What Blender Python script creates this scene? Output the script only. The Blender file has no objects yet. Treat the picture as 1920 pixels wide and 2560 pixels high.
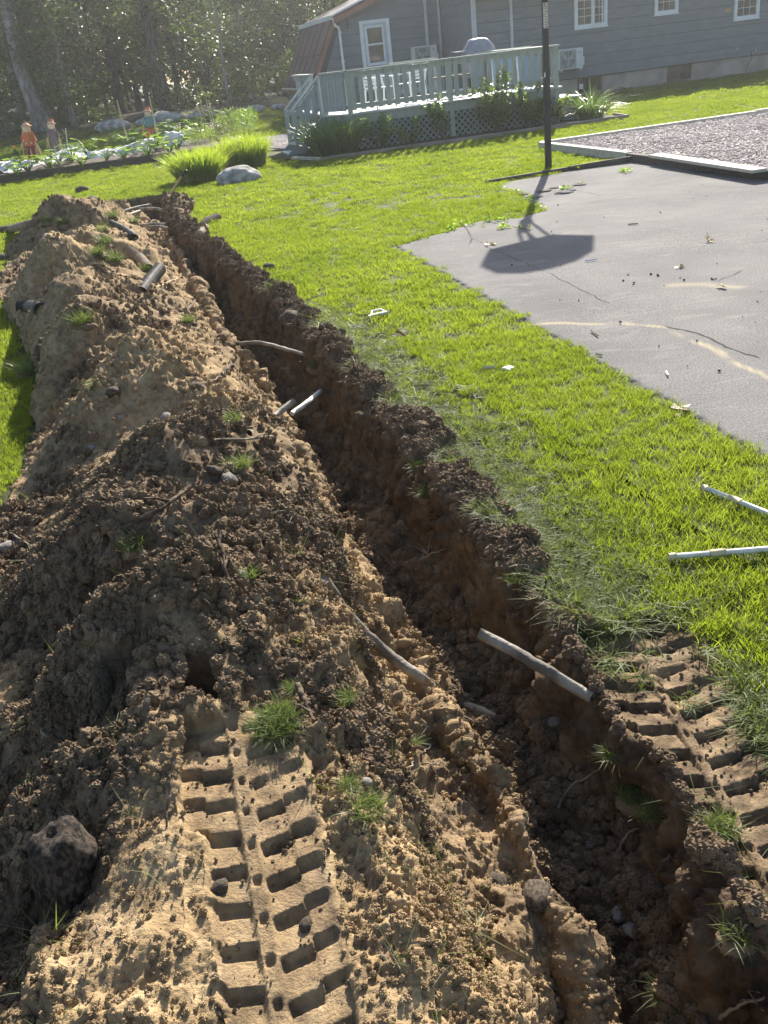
import bpy, math, random
import numpy as np
from mathutils import Vector, Matrix, Euler
random.seed(7); rng = np.random.default_rng(11)
S = bpy.context.scene; COL = S.collection
PI = math.pi
# ---------------------------------------------------------------- camera
F, RR, ROLL, CH = 2250.0, 4430.0, math.radians(6.85), 1.85
_d = np.array([RR*math.sin(ROLL), RR*math.cos(ROLL), F]); _d /= np.linalg.norm(_d); _up = -_d
_fw = np.array([0, 0, 1.0])-_up*_up[2]; _fw /= np.linalg.norm(_fw)
_rt = np.cross(_fw, _up); _rt *= np.sign(_rt[0])
MW = np.array([_rt, _fw, _up])                     # camera (right, down, forward) -> world
cam_d = bpy.data.cameras.new('camera'); cam = bpy.data.objects.new('camera', cam_d); COL.objects.link(cam)
cam_d.sensor_fit = 'HORIZONTAL'; cam_d.sensor_width = 36.0; cam_d.lens = F/1920*36.0
cam_d.clip_start = 0.05; cam_d.clip_end = 600
ax, ay, az = MW @ np.array([1, 0, 0]), MW @ np.array([0, -1, 0]), MW @ np.array([0, 0, -1])
cam.matrix_world = Matrix(((ax[0], ay[0], az[0], 0), (ax[1], ay[1], az[1], 0), (ax[2], ay[2], az[2], CH), (0, 0, 0, 1)))
S.camera = cam
# ---------------------------------------------------------------- light
SUN_EL, SUN_AZ = math.radians(30), math.radians(15.5)   # azimuth clockwise from +Y
W = bpy.data.worlds.new('World'); S.world = W; W.use_nodes = True
wn = W.node_tree; bg = wn.nodes['Background']
sky = wn.nodes.new('ShaderNodeTexSky'); sky.sky_type = 'NISHITA'; sky.sun_disc = False
sky.sun_elevation = SUN_EL; sky.sun_rotation = SUN_AZ; sky.dust_density = 1.5
wn.links.new(sky.outputs[0], bg.inputs[0]); bg.inputs[1].default_value = 0.085
sd = bpy.data.lights.new('sun', 'SUN'); sun = bpy.data.objects.new('sun', sd); COL.objects.link(sun)
sd.energy = 5.0; sd.angle = math.radians(0.55); sd.color = (1.0, 0.93, 0.82)
SV = Vector((math.sin(SUN_AZ)*math.cos(SUN_EL), math.cos(SUN_AZ)*math.cos(SUN_EL), math.sin(SUN_EL)))
sun.rotation_euler = SV.to_track_quat('Z', 'Y').to_euler(); sun.location = SV*60
S.view_settings.view_transform = 'Standard'; S.view_settings.look = 'None'
S.view_settings.gamma = 1.0; S.view_settings.exposure = 1.35
S.render.engine = 'CYCLES'
# ---------------------------------------------------------------- geometry helpers
def ray(px, py): return MW @ np.array([px-960, py-1280, F])
def P(px, py, z=0.0):
    v = ray(px, py); t = (z-CH)/v[2]; return (v[0]*t, v[1]*t, z)
HA = math.radians(11.3); E1 = np.array([math.cos(HA), math.sin(HA), 0]); E2 = np.array([-math.sin(HA), math.cos(HA), 0]); HO = np.array([8.25, 30.07, 0])
def sm(t):
    t = np.clip(t, 0, 1); return t*t*(3-2*t)
def tz(x, y):                                       # lie of the land
    x = np.asarray(x, float); y = np.asarray(y, float)
    z = 0.5*sm((y-32)/14)*sm((1.0-x)/4) + 0.004*np.sin(x*0.6+1)*np.sin(y*0.45)*sm((y-6)/4)*sm((30-y)/5)
    return z
# noise (numpy Perlin)
_perm = np.random.default_rng(5).permutation(256); _perm = np.r_[_perm, _perm, _perm]
_gr = np.random.default_rng(6).normal(size=(256, 3)); _gr /= np.linalg.norm(_gr, axis=1)[:, None]
def perlin(x, y, z=0.0):
    x = np.asarray(x, float); y = np.asarray(y, float); z = np.broadcast_to(np.asarray(z, float), x.shape)
    xi = np.floor(x).astype(int); yi = np.floor(y).astype(int); zi = np.floor(z).astype(int)
    fx, fy, fz = x-xi, y-yi, z-zi
    u, v, w = [t*t*t*(t*(t*6-15)+10) for t in (fx, fy, fz)]
    out = 0
    for dx in (0, 1):
        for dy in (0, 1):
            for dz in (0, 1):
                h = _perm[(_perm[(_perm[(xi+dx) & 255]+yi+dy) & 255]+zi+dz) & 255]
                g = _gr[h]
                d = g[..., 0]*(fx-dx)+g[..., 1]*(fy-dy)+g[..., 2]*(fz-dz)
                out = out+d*(u if dx else 1-u)*(v if dy else 1-v)*(w if dz else 1-w)
    return out*1.6
def fbm(x, y, z=0, o=4, g=0.5):
    a = 1; s = 0
    for i in range(o):
        s = s+a*perlin(x*2**i+i*13.1, y*2**i-i*7.7, np.asarray(z)*2**i+i*3.3); a *= g
    return s
# ---------------------------------------------------------------- mesh helpers
def np_mesh(name, V, Fc, smooth=False, attrs=None):
    V = np.asarray(V, np.float32); Fc = np.asarray(Fc, np.int32); k = Fc.shape[1]
    me = bpy.data.meshes.new(name); me.vertices.add(len(V)); me.vertices.foreach_set('co', V.ravel())
    me.loops.add(Fc.size); me.loops.foreach_set('vertex_index', Fc.ravel())
    me.polygons.add(len(Fc)); me.polygons.foreach_set('loop_start', np.arange(0, Fc.size, k, dtype=np.int32))
    me.polygons.foreach_set('loop_total', np.full(len(Fc), k, np.int32))
    if smooth: me.polygons.foreach_set('use_smooth', np.ones(len(Fc), bool))
    if attrs:
        for n, a in attrs.items():
            at_ = me.attributes.new(n, 'FLOAT', 'POINT'); at_.data.foreach_set('value', np.asarray(a, np.float32))
    me.update(calc_edges=True); return me
class MB:
    """collects polygons for one mesh object"""
    def __init__(s): s.v = []; s.f = []
    def add(s, vs, fs):
        n = len(s.v); s.v += [tuple(map(float, p)) for p in vs]; s.f += [tuple(i+n for i in f) for f in fs]; return s
    def box(s, x0, x1, y0, y1, z0, z1):
        return s.add([(x0,y0,z0),(x1,y0,z0),(x1,y1,z0),(x0,y1,z0),(x0,y0,z1),(x1,y0,z1),(x1,y1,z1),(x0,y1,z1)],
                     [(0,3,2,1),(4,5,6,7),(0,1,5,4),(1,2,6,5),(2,3,7,6),(3,0,4,7)])
    def bar(s, a, b, w, h, up=(0, 0, 1)):
        a = Vector(a); b = Vector(b); d = (b-a).normalized(); u = Vector(up)
        sd_ = d.cross(u)
        if sd_.length < 1e-4: sd_ = d.cross(Vector((1, 0, 0)))
        sd_.normalize(); u = sd_.cross(d); vs = []
        for p in (a, b):
            for i, j in ((-1,-1),(1,-1),(1,1),(-1,1)): vs.append(p+sd_*(i*w/2)+u*(j*h/2))
        return s.add(vs, [(3,2,1,0),(4,5,6,7),(0,1,5,4),(1,2,6,5),(2,3,7,6),(3,0,4,7)])
    def tube(s, pts, rad, n=8, cap=True, hollow=0):
        pts = [Vector(p) for p in pts]; m = len(pts)
        if not hasattr(rad, '__len__'): rad = [rad]*m
        vs = []; fs = []; ref = Vector((0.13, 0.37, 0.91))
        for i, p in enumerate(pts):
            d = (pts[min(i+1, m-1)]-pts[max(i-1, 0)]).normalized()
            a = d.cross(ref).normalized(); b = d.cross(a)
            for k in range(n):
                t = 2*PI*k/n; vs.append(p+(a*math.cos(t)+b*math.sin(t))*rad[i])
        for i in range(m-1):
            for k in range(n):
                k2 = (k+1) % n; fs.append((i*n+k, i*n+k2, (i+1)*n+k2, (i+1)*n+k))
        if cap: fs += [tuple(range(n)), tuple((m-1)*n+k for k in reversed(range(n)))]
        return s.add(vs, fs)
    def prism(s, poly, ax, a, b):
        """poly of 2D points extruded along axis ax (0,1,2) from a to b"""
        def mk(p, t):
            q = list(p); q.insert(ax, t); return q
        n = len(poly); return s.add([mk(p, a) for p in poly]+[mk(p, b) for p in poly],
            [tuple(range(n)), tuple(n+k for k in reversed(range(n)))]+[(i, n+i, n+(i+1) % n, (i+1) % n) for i in range(n)])
    def mesh(s, name, smooth=False):
        me = bpy.data.meshes.new(name); me.from_pydata(s.v, [], s.f); me.update()
        if smooth: me.polygons.foreach_set('use_smooth', np.ones(len(me.polygons), bool))
        return me
    def build(s, name, mat, parent=None, smooth=False, loc=None):
        return link(name, s.mesh(name, smooth), mat, parent, loc)
def link(name, me, mat=None, parent=None, loc=None):
    o = bpy.data.objects.new(name, me); COL.objects.link(o)
    if mat and len(me.materials) == 0: me.materials.append(mat)
    if parent: o.parent = parent
    if loc is not None: o.location = loc
    return o
def tag(o, label=None, cat=None, group=None, kind=None):
    for k, v in (('label', label), ('category', cat), ('group', group), ('kind', kind)):
        if v: o[k] = v
    return o
def thing(name, label, cat, loc=(0, 0, 0), rz=0.0, group=None):
    o = bpy.data.objects.new(name, None); COL.objects.link(o); o.empty_display_size = 0.1
    o.location = loc; o.rotation_euler = (0, 0, rz); return tag(o, label, cat, group)
def dup(root, loc, rz=None, label=None, sc=None, rot=None, group=None):
    r = root.copy(); COL.objects.link(r); r.location = loc
    if rz is not None: r.rotation_euler.z = rz
    if rot is not None: r.rotation_euler = rot
    if sc is not None: r.scale = (sc, sc, sc) if not hasattr(sc, '__len__') else sc
    if label: r['label'] = label
    if group: r['group'] = group
    for c in root.children:
        k = c.copy(); COL.objects.link(k); k.parent = r
        for g in c.children:
            q = g.copy(); COL.objects.link(q); q.parent = k
    return r
# ---------------------------------------------------------------- materials
def mat(name, col, rough=0.8, col2=None, scale=8.0, detail=6, bump=0.0, bscale=None, metal=0.0, spec=0.3, trans=0.0, objcoord=True, stretch=(1, 1, 1), lo=0.35, hi=0.65, tcol=None):
    m = bpy.data.materials.new(name); m.use_nodes = True; nt = m.node_tree; b = nt.nodes['Principled BSDF']
    b.inputs['Roughness'].default_value = rough; b.inputs['Metallic'].default_value = metal
    b.inputs['Specular IOR Level'].default_value = spec
    b.inputs['Base Color'].default_value = (*col, 1)
    tc = nt.nodes.new('ShaderNodeTexCoord'); mp = nt.nodes.new('ShaderNodeMapping'); mp.inputs['Scale'].default_value = stretch
    nt.links.new(tc.outputs['Object' if objcoord else 'Generated'], mp.inputs[0])
    csock = None
    if col2:
        nz = nt.nodes.new('ShaderNodeTexNoise'); nz.inputs['Scale'].default_value = scale; nz.inputs['Detail'].default_value = detail
        nt.links.new(mp.outputs[0], nz.inputs['Vector'])
        rp = nt.nodes.new('ShaderNodeValToRGB'); rp.color_ramp.elements[0].position = lo; rp.color_ramp.elements[1].position = hi
        rp.color_ramp.elements[0].color = (*col, 1); rp.color_ramp.elements[1].color = (*col2, 1)
        nt.links.new(nz.outputs[0], rp.inputs[0]); nt.links.new(rp.outputs[0], b.inputs['Base Color']); csock = rp.outputs[0]
    if bump:
        n2 = nt.nodes.new('ShaderNodeTexNoise'); n2.inputs['Scale'].default_value = bscale or scale*4; n2.inputs['Detail'].default_value = 5
        nt.links.new(mp.outputs[0], n2.inputs['Vector'])
        bp = nt.nodes.new('ShaderNodeBump'); bp.inputs['Strength'].default_value = bump; bp.inputs['Distance'].default_value = 0.02
        nt.links.new(n2.outputs[0], bp.inputs['Height']); nt.links.new(bp.outputs[0], b.inputs['Normal'])
    if trans:
        out = nt.nodes['Material Output']; tr = nt.nodes.new('ShaderNodeBsdfTranslucent'); mx = nt.nodes.new('ShaderNodeMixShader')
        mx.inputs[0].default_value = trans
        tr.inputs[0].default_value = (*(tcol or col), 1)
        if csock and not tcol: nt.links.new(csock, tr.inputs[0])
        nt.links.new(b.outputs[0], mx.inputs[1]); nt.links.new(tr.outputs[0], mx.inputs[2]); nt.links.new(mx.outputs[0], out.inputs[0])
    return m
def leafmat(name, c1, c2, t1, t2, trans=0.5, rough=0.5, spec=0.35):
    """leaf / blade material: colour varies per instance and per place; light shines through"""
    m = bpy.data.materials.new(name); m.use_nodes = True; nt = m.node_tree; b = nt.nodes['Principled BSDF']
    b.inputs['Roughness'].default_value = rough; b.inputs['Specular IOR Level'].default_value = spec
    geo = nt.nodes.new('ShaderNodeNewGeometry'); oi = nt.nodes.new('ShaderNodeObjectInfo')
    nz = nt.nodes.new('ShaderNodeTexNoise'); nz.inputs['Scale'].default_value = 0.9; nz.inputs['Detail'].default_value = 5
    nt.links.new(geo.outputs['Position'], nz.inputs['Vector'])
    ad = nt.nodes.new('ShaderNodeMath'); ad.operation = 'MULTIPLY_ADD'; ad.inputs[1].default_value = 0.45; 
    nt.links.new(geo.outputs['Random Per Island'], ad.inputs[0])
    sc_ = nt.nodes.new('ShaderNodeMath'); sc_.operation = 'MULTIPLY_ADD'; sc_.inputs[1].default_value = 1.3; sc_.inputs[2].default_value = -0.38
    nt.links.new(nz.outputs[0], sc_.inputs[0]); nt.links.new(sc_.outputs[0], ad.inputs[2])
    for cols, tgt in (((c1, c2), 'p'), ((t1, t2), 't')):
        rp = nt.nodes.new('ShaderNodeMixRGB'); rp.inputs[1].default_value = (*cols[0], 1); rp.inputs[2].default_value = (*cols[1], 1); rp.use_clamp = True
        nt.links.new(ad.outputs[0], rp.inputs[0])
        if tgt == 'p': nt.links.new(rp.outputs[0], b.inputs['Base Color'])
        else: tcs = rp.outputs[0]
    tr = nt.nodes.new('ShaderNodeBsdfTranslucent'); nt.links.new(tcs, tr.inputs[0])
    mx = nt.nodes.new('ShaderNodeMixShader'); mx.inputs[0].default_value = trans
    nt.links.new(b.outputs[0], mx.inputs[1]); nt.links.new(tr.outputs[0], mx.inputs[2]); nt.links.new(mx.outputs[0], nt.nodes['Material Output'].inputs[0])
    return m
M = {}
M['grass'] = leafmat('grass_blade', (0.07, 0.11, 0.012), (0.15, 0.18, 0.02), (0.20, 0.31, 0.015), (0.44, 0.52, 0.045), 0.5, 0.55, 0.2)
M['tuft'] = leafmat('tuft_blade', (0.08, 0.12, 0.03), (0.17, 0.2, 0.07), (0.14, 0.22, 0.03), (0.28, 0.34, 0.08), 0.35, 0.45, 0.35)
M['crushed'] = leafmat('crushed_grass_blade', (0.07, 0.11, 0.025), (0.17, 0.19, 0.07), (0.14, 0.22, 0.02), (0.34, 0.38, 0.06), 0.4, 0.55, 0.25)
M['orn'] = leafmat('ornamental_grass_blade', (0.10, 0.18, 0.02), (0.20, 0.26, 0.03), (0.30, 0.45, 0.03), (0.5, 0.6, 0.05), 0.55)
M['straw'] = leafmat('dry_blade', (0.3, 0.24, 0.12), (0.42, 0.35, 0.2), (0.3, 0.22, 0.1), (0.4, 0.3, 0.15), 0.3)
M['leaf'] = leafmat('forest_leaf', (0.055, 0.09, 0.038), (0.09, 0.135, 0.05), (0.09, 0.15, 0.025), (0.24, 0.32, 0.05), 0.45, 0.4, 0.5)
M['needle'] = leafmat('needle_leaf', (0.042, 0.072, 0.042), (0.07, 0.105, 0.05), (0.07, 0.12, 0.025), (0.18, 0.25, 0.05), 0.35, 0.45, 0.4)
M['shrub'] = leafmat('shrub_leaf', (0.06, 0.12, 0.04), (0.13, 0.19, 0.06), (0.16, 0.28, 0.04), (0.4, 0.5, 0.1), 0.45, 0.35, 0.6)
M['veg'] = leafmat('vegetable_leaf', (0.07, 0.15, 0.02), (0.15, 0.24, 0.04), (0.2, 0.38, 0.02), (0.45, 0.6, 0.06), 0.5, 0.4, 0.5)
M['iris'] = leafmat('daylily_leaf', (0.05, 0.11, 0.03), (0.10, 0.16, 0.05), (0.10, 0.2, 0.03), (0.25, 0.35, 0.06), 0.4, 0.35, 0.6)
M['petal'] = mat('petal', (0.65, 0.45, 0.45), 0.6, (0.8, 0.7, 0.66), 20, trans=0.4)
M['petalo'] = mat('petal_orange', (0.8, 0.25, 0.03), 0.6, trans=0.3)
M['bark'] = mat('bark', (0.07, 0.055, 0.05), 0.95, (0.17, 0.145, 0.125), 3, bump=0.8, bscale=14, stretch=(4, 4, 0.7))
M['barkpale'] = mat('pale_bark', (0.16, 0.14, 0.12), 0.9, (0.34, 0.31, 0.28), 2.5, bump=0.6, bscale=12, stretch=(4, 4, 1))
M['root'] = mat('root_bark', (0.16, 0.12, 0.085), 0.9, (0.32, 0.27, 0.2), 14, bump=0.6, bscale=60)
M['rootdark'] = mat('dark_root_bark', (0.06, 0.042, 0.03), 0.95, (0.16, 0.115, 0.08), 18, bump=0.6, bscale=60)
M['greypipe'] = mat('old_grey_plastic_pipe', (0.11, 0.095, 0.075), 0.7, (0.30, 0.27, 0.22), 9, bump=0.3, bscale=70, lo=0.4, hi=0.6)
M['pvc'] = mat('white_pvc', (0.62, 0.6, 0.52), 0.4, (0.8, 0.79, 0.72), 20)
M['pvcy'] = mat('yellowed_pvc', (0.6, 0.52, 0.32), 0.45)
M['drain'] = mat('corrugated_drain_pipe', (0.025, 0.024, 0.023), 0.55, (0.10, 0.085, 0.065), 7, bump=0.2, lo=0.45, hi=0.7)
M['drainmud'] = mat('muddy_drain_pipe', (0.20, 0.15, 0.10), 0.85, (0.33, 0.26, 0.18), 7, bump=0.3)
M['stone'] = mat('field_stone', (0.16, 0.145, 0.13), 0.85, (0.34, 0.31, 0.27), 9, bump=0.5, bscale=40)
M['stonedirt'] = mat('soil_covered_stone', (0.07, 0.052, 0.038), 0.95, (0.19, 0.15, 0.11), 6, bump=0.7, bscale=45, lo=0.4, hi=0.6)
M['boulder'] = mat('lichened_boulder', (0.20, 0.195, 0.175), 0.9, (0.44, 0.43, 0.39), 2.2, bump=0.6, bscale=14, lo=0.38, hi=0.62)
M['timber'] = mat('weathered_timber', (0.20, 0.17, 0.14), 0.85, (0.34, 0.30, 0.25), 4, bump=0.4, bscale=30, stretch=(0.6, 8, 8))
M['timberdark'] = mat('dark_timber', (0.075, 0.06, 0.05), 0.9, (0.14, 0.115, 0.095), 4, bump=0.4, bscale=30, stretch=(0.6, 8, 8))
M['timberpale'] = mat('pale_timber', (0.42, 0.38, 0.31), 0.8, (0.58, 0.54, 0.46), 4, bump=0.3, bscale=30, stretch=(0.6, 8, 8))
M['handle'] = mat('ash_handle', (0.45, 0.33, 0.18), 0.6, (0.55, 0.42, 0.25), 8)
M['black'] = mat('black_plastic', (0.015, 0.015, 0.016), 0.45)
M['polemetal'] = mat('black_painted_post', (0.018, 0.016, 0.015), 0.4, (0.05, 0.035, 0.028), 3, spec=0.5, stretch=(8, 8, 1), lo=0.5, hi=0.75)
M['sticker'] = mat('worn_sticker', (0.55, 0.5, 0.42), 0.6, (0.3, 0.25, 0.2), 30, lo=0.5, hi=0.7)
M['white'] = mat('white_paint', (0.74, 0.76, 0.77), 0.45, (0.66, 0.68, 0.7), 6)
M['whitetrim'] = mat('grey_white_trim', (0.5, 0.53, 0.56), 0.5, (0.42, 0.45, 0.48), 6)
M['siding'] = mat('blue_grey_siding', (0.15, 0.17, 0.178), 0.7, (0.18, 0.20, 0.208), 2.5, bump=0.15, bscale=60, stretch=(1, 1, 3))
M['sidingdark'] = mat('siding_shadow_gap', (0.08, 0.09, 0.095), 0.9)  # dark backing; its colour draws the shadow line between siding boards
M['concrete'] = mat('foundation_concrete', (0.27, 0.235, 0.2), 0.9, (0.36, 0.32, 0.28), 2, bump=0.3, bscale=40)
M['glass'] = mat('window_glass', (0.03, 0.035, 0.03), 0.06, (0.07, 0.075, 0.05), 2.0, spec=0.7)
M['curtain'] = mat('pale_curtain', (0.4, 0.38, 0.36), 0.8)
M['roof'] = mat('brown_roof_panel', (0.12, 0.075, 0.07), 0.6, (0.17, 0.11, 0.10), 3, bump=0.1)
M['rake'] = mat('red_brown_fascia', (0.24, 0.11, 0.08), 0.6, (0.29, 0.15, 0.11), 5)
M['shingle'] = mat('roof_shingle', (0.08, 0.07, 0.07), 0.9, (0.13, 0.12, 0.11), 12)
M['deck'] = mat('sage_deck_paint', (0.29, 0.325, 0.28), 0.65, (0.345, 0.38, 0.33), 6, bump=0.2, bscale=40, stretch=(4, 4, 1))
M['deckblue'] = mat('blue_grey_deck_paint', (0.24, 0.285, 0.295), 0.65, (0.29, 0.335, 0.345), 6, bump=0.2, bscale=40)
M['decktop'] = mat('sunlit_deck_boards', (0.42, 0.44, 0.44), 0.6, (0.55, 0.56, 0.56), 4, bump=0.2, bscale=40)  # paler than the deck paint: the sunlit top is put into the colour
M['lattice'] = mat('lattice_paint', (0.17, 0.22, 0.19), 0.75, (0.22, 0.27, 0.23), 5)
M['acbody'] = mat('white_appliance_metal', (0.62, 0.63, 0.6), 0.4, (0.56, 0.57, 0.55), 5)
M['acgrille'] = mat('fan_grille', (0.32, 0.33, 0.31), 0.5)
M['acdark'] = mat('fan_shade_and_print', (0.13, 0.135, 0.13), 0.7)  # shade inside the fan opening as colour; also dark emblem and print
M['cover'] = mat('grey_vinyl_cover', (0.17, 0.18, 0.22), 0.35, (0.24, 0.25, 0.29), 5, bump=0.4, bscale=9, spec=0.6)
M['yellow'] = mat('yellow_sign', (0.6, 0.42, 0.05), 0.5)
M['bluepl'] = mat('pale_blue_plastic', (0.22, 0.32, 0.45), 0.45)
M['fabricw'] = mat('white_row_cover_fabric', (0.72, 0.74, 0.78), 0.75, (0.8, 0.81, 0.83), 5, bump=0.5, bscale=14, trans=0.3, tcol=(0.7, 0.72, 0.78))
M['bedsoil'] = mat('garden_soil', (0.05, 0.035, 0.025), 0.95, (0.12, 0.09, 0.065), 10, bump=0.9, bscale=30)
M['duff'] = mat('forest_floor', (0.035, 0.03, 0.02), 0.95, (0.08, 0.065, 0.04), 3, bump=0.8, bscale=12)
M['burlap'] = mat('burlap_skin', (0.62, 0.5, 0.33), 0.85, (0.7, 0.58, 0.42), 20)
M['orange'] = mat('orange_cloth', (0.5, 0.14, 0.05), 0.8, (0.6, 0.2, 0.09), 14)
M['teal'] = mat('teal_cloth', (0.13, 0.26, 0.28), 0.8, (0.18, 0.32, 0.34), 14)
M['maroon'] = mat('maroon_cloth', (0.16, 0.03, 0.04), 0.8, (0.22, 0.05, 0.06), 14)
M['greycloth'] = mat('faded_grey_cloth', (0.12, 0.10, 0.11), 0.85, (0.2, 0.16, 0.16), 12)
M['raffia'] = mat('raffia', (0.58, 0.46, 0.25), 0.7, (0.7, 0.6, 0.38), 10, trans=0.3)
M['bamboo'] = mat('bamboo_stake', (0.55, 0.43, 0.24), 0.6, (0.62, 0.5, 0.3), 12)
M['hose'] = mat('black_hose', (0.02, 0.02, 0.02), 0.4)
M['gap'] = mat('crack_dirt_and_skirt_shade', (0.03, 0.027, 0.025), 0.95)
M['barkmulch'] = mat('bed_mulch', (0.04, 0.03, 0.022), 0.95, (0.09, 0.065, 0.045), 18, bump=0.8, bscale=40)
# ---- soil: colours driven by attributes of the dug ground
def soil_mat(name, attr=True, tan=None):
    m = bpy.data.materials.new(name); m.use_nodes = True; nt = m.node_tree; b = nt.nodes['Principled BSDF']
    b.inputs['Roughness'].default_value = 0.95; b.inputs['Specular IOR Level'].default_value = 0.12
    L = nt.links
    tc = nt.nodes.new('ShaderNodeNewGeometry')
    def noise(sc, det=6, off=0):
        n = nt.nodes.new('ShaderNodeTexNoise'); n.inputs['Scale'].default_value = sc; n.inputs['Detail'].default_value = det
        n.inputs['Roughness'].default_value = 0.62
        L.new(tc.outputs['Position'], n.inputs['Vector']); return n.outputs[0]
    def ramp(fac, stops):
        r = nt.nodes.new('ShaderNodeValToRGB'); e = r.color_ramp.elements
        while len(e) < len(stops): e.new(0.5)
        for q, (p, c) in zip(e, stops): q.position = p; q.color = (*c, 1)
        L.new(fac, r.inputs[0]); return r.outputs[0]
    dark = ramp(noise(9), [(0.3, (0.05, 0.035, 0.024)), (0.5, (0.14, 0.10, 0.066)), (0.72, (0.27, 0.20, 0.13))])
    sand = ramp(noise(12), [(0.3, (0.22, 0.15, 0.08)), (0.55, (0.36, 0.258, 0.142)), (0.75, (0.48, 0.36, 0.21))])
    mx = nt.nodes.new('ShaderNodeMixRGB'); L.new(dark, mx.inputs[1]); L.new(sand, mx.inputs[2])
    if attr:
        at_ = nt.nodes.new('ShaderNodeAttribute'); at_.attribute_name = 'sand'
        a = nt.nodes.new('ShaderNodeMath'); a.operation = 'MULTIPLY_ADD'; a.inputs[1].default_value = 1.0; 
        s2 = nt.nodes.new('ShaderNodeMath'); s2.operation = 'MULTIPLY_ADD'; s2.inputs[1].default_value = 2.6; s2.inputs[2].default_value = -1.3
        L.new(noise(22, 8), s2.inputs[0]); L.new(at_.outputs['Fac'], a.inputs[0]); L.new(s2.outputs[0], a.inputs[2]); a.use_clamp = True
        L.new(a.outputs[0], mx.inputs[0])
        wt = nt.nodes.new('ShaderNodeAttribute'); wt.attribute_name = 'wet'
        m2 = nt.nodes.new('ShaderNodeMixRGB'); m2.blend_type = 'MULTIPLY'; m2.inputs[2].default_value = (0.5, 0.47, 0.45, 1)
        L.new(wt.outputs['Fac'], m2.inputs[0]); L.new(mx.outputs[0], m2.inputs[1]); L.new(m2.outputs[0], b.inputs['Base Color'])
    else:
        mx.inputs[0].default_value = tan; L.new(mx.outputs[0], b.inputs['Base Color'])
    bp = nt.nodes.new('ShaderNodeBump'); bp.inputs['Strength'].default_value = 0.7; bp.inputs['Distance'].default_value = 0.01
    L.new(noise(130, 8), bp.inputs['Height']); L.new(bp.outputs[0], b.inputs['Normal'])
    return m
M['soil'] = soil_mat('dug_soil'); M['clodd'] = soil_mat('dark_clod', False, 0.12); M['clods'] = soil_mat('sandy_clod', False, 0.8)
M['turf'] = mat('turf_soil', (0.05, 0.06, 0.02), 0.95, (0.09, 0.11, 0.03), 5, bump=0.5, bscale=60)
# ---------------------------------------------------------------- instancer for uncountable stuff
def scatter(name, pts, src_meshes, rz=None, tilt=None, sc=None, label=None, cat=None, mats=None):
    pts = np.asarray(pts, np.float32); n = len(pts)
    me = bpy.data.meshes.new(name); me.vertices.add(n); me.vertices.foreach_set('co', pts.ravel())
    rot = np.zeros((n, 3), np.float32); rot[:, 2] = rng.uniform(0, 2*PI, n) if rz is None else rz
    if tilt is not None: rot[:, 0] = tilt[:, 0]; rot[:, 1] = tilt[:, 1]
    a = me.attributes.new('rot', 'FLOAT_VECTOR', 'POINT'); a.data.foreach_set('vector', rot.ravel())
    a = me.attributes.new('scl', 'FLOAT', 'POINT'); a.data.foreach_set('value', np.asarray(sc if sc is not None else np.ones(n), np.float32))
    a = me.attributes.new('idx', 'INT', 'POINT'); a.data.foreach_set('value', rng.integers(0, len(src_meshes), n).astype(np.int32))
    c = bpy.data.collections.new(name+'_pieces')
    for i, s in enumerate(src_meshes):
        o = bpy.data.objects.new(f'piece_{name}_{i}', s); c.objects.link(o)
    o = link(name, me)
    g = bpy.data.node_groups.new(name+'_nodes', 'GeometryNodeTree')
    g.interface.new_socket('Geometry', in_out='INPUT', socket_type='NodeSocketGeometry'); g.interface.new_socket('Geometry', in_out='OUTPUT', socket_type='NodeSocketGeometry')
    N = g.nodes; i_ = N.new('NodeGroupInput'); o_ = N.new('NodeGroupOutput'); ip = N.new('GeometryNodeInstanceOnPoints')
    ci = N.new('GeometryNodeCollectionInfo'); ci.inputs['Collection'].default_value = c; ci.inputs['Separate Children'].default_value = True; ci.inputs['Reset Children'].default_value = True
    ip.inputs['Pick Instance'].default_value = True
    def na(nm, t):
        k = N.new('GeometryNodeInputNamedAttribute'); k.data_type = t; k.inputs[0].default_value = nm; return k.outputs[0]
    g.links.new(i_.outputs[0], ip.inputs['Points']); g.links.new(ci.outputs[0], ip.inputs['Instance'])
    g.links.new(na('idx', 'INT'), ip.inputs['Instance Index']); g.links.new(na('rot', 'FLOAT_VECTOR'), ip.inputs['Rotation']); g.links.new(na('scl', 'FLOAT'), ip.inputs['Scale'])
    g.links.new(ip.outputs[0], o_.inputs[0])
    md = o.modifiers.new('scatter', 'NODES'); md.node_group = g
    return tag(o, label, cat, kind='stuff')
def inpoly(x, y, poly):
    x = np.asarray(x); y = np.asarray(y); r = np.zeros(x.shape, bool); n = len(poly)
    for i in range(n):
        x1, y1 = poly[i][:2]; x2, y2 = poly[(i+1) % n][:2]
        if y1 == y2: continue
        r ^= ((y1 > y) != (y2 > y)) & (x < (x2-x1)*(y-y1)/(y2-y1)+x1)
    return r
def lump_mesh(name, seed, sub=2, amp=0.3, flat=0.75, m=None, freq=1.6, smooth=False, oct=3):
    import bmesh
    bm = bmesh.new(); bmesh.ops.create_icosphere(bm, subdivisions=sub, radius=1.0)
    co = np.array([v.co[:] for v in bm.verts]); n = fbm(co[:, 0]*freq+seed*9.1, co[:, 1]*freq, co[:, 2]*freq+seed, 3)
    co = co*(1+amp*n)[:, None]; co[:, 2] *= flat
    for v, c in zip(bm.verts, co): v.co = c
    me = bpy.data.meshes.new(name); bm.to_mesh(me); bm.free()
    if smooth: me.polygons.foreach_set('use_smooth', np.ones(len(me.polygons), bool))
    if m: me.materials.append(m)
    return me
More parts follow.
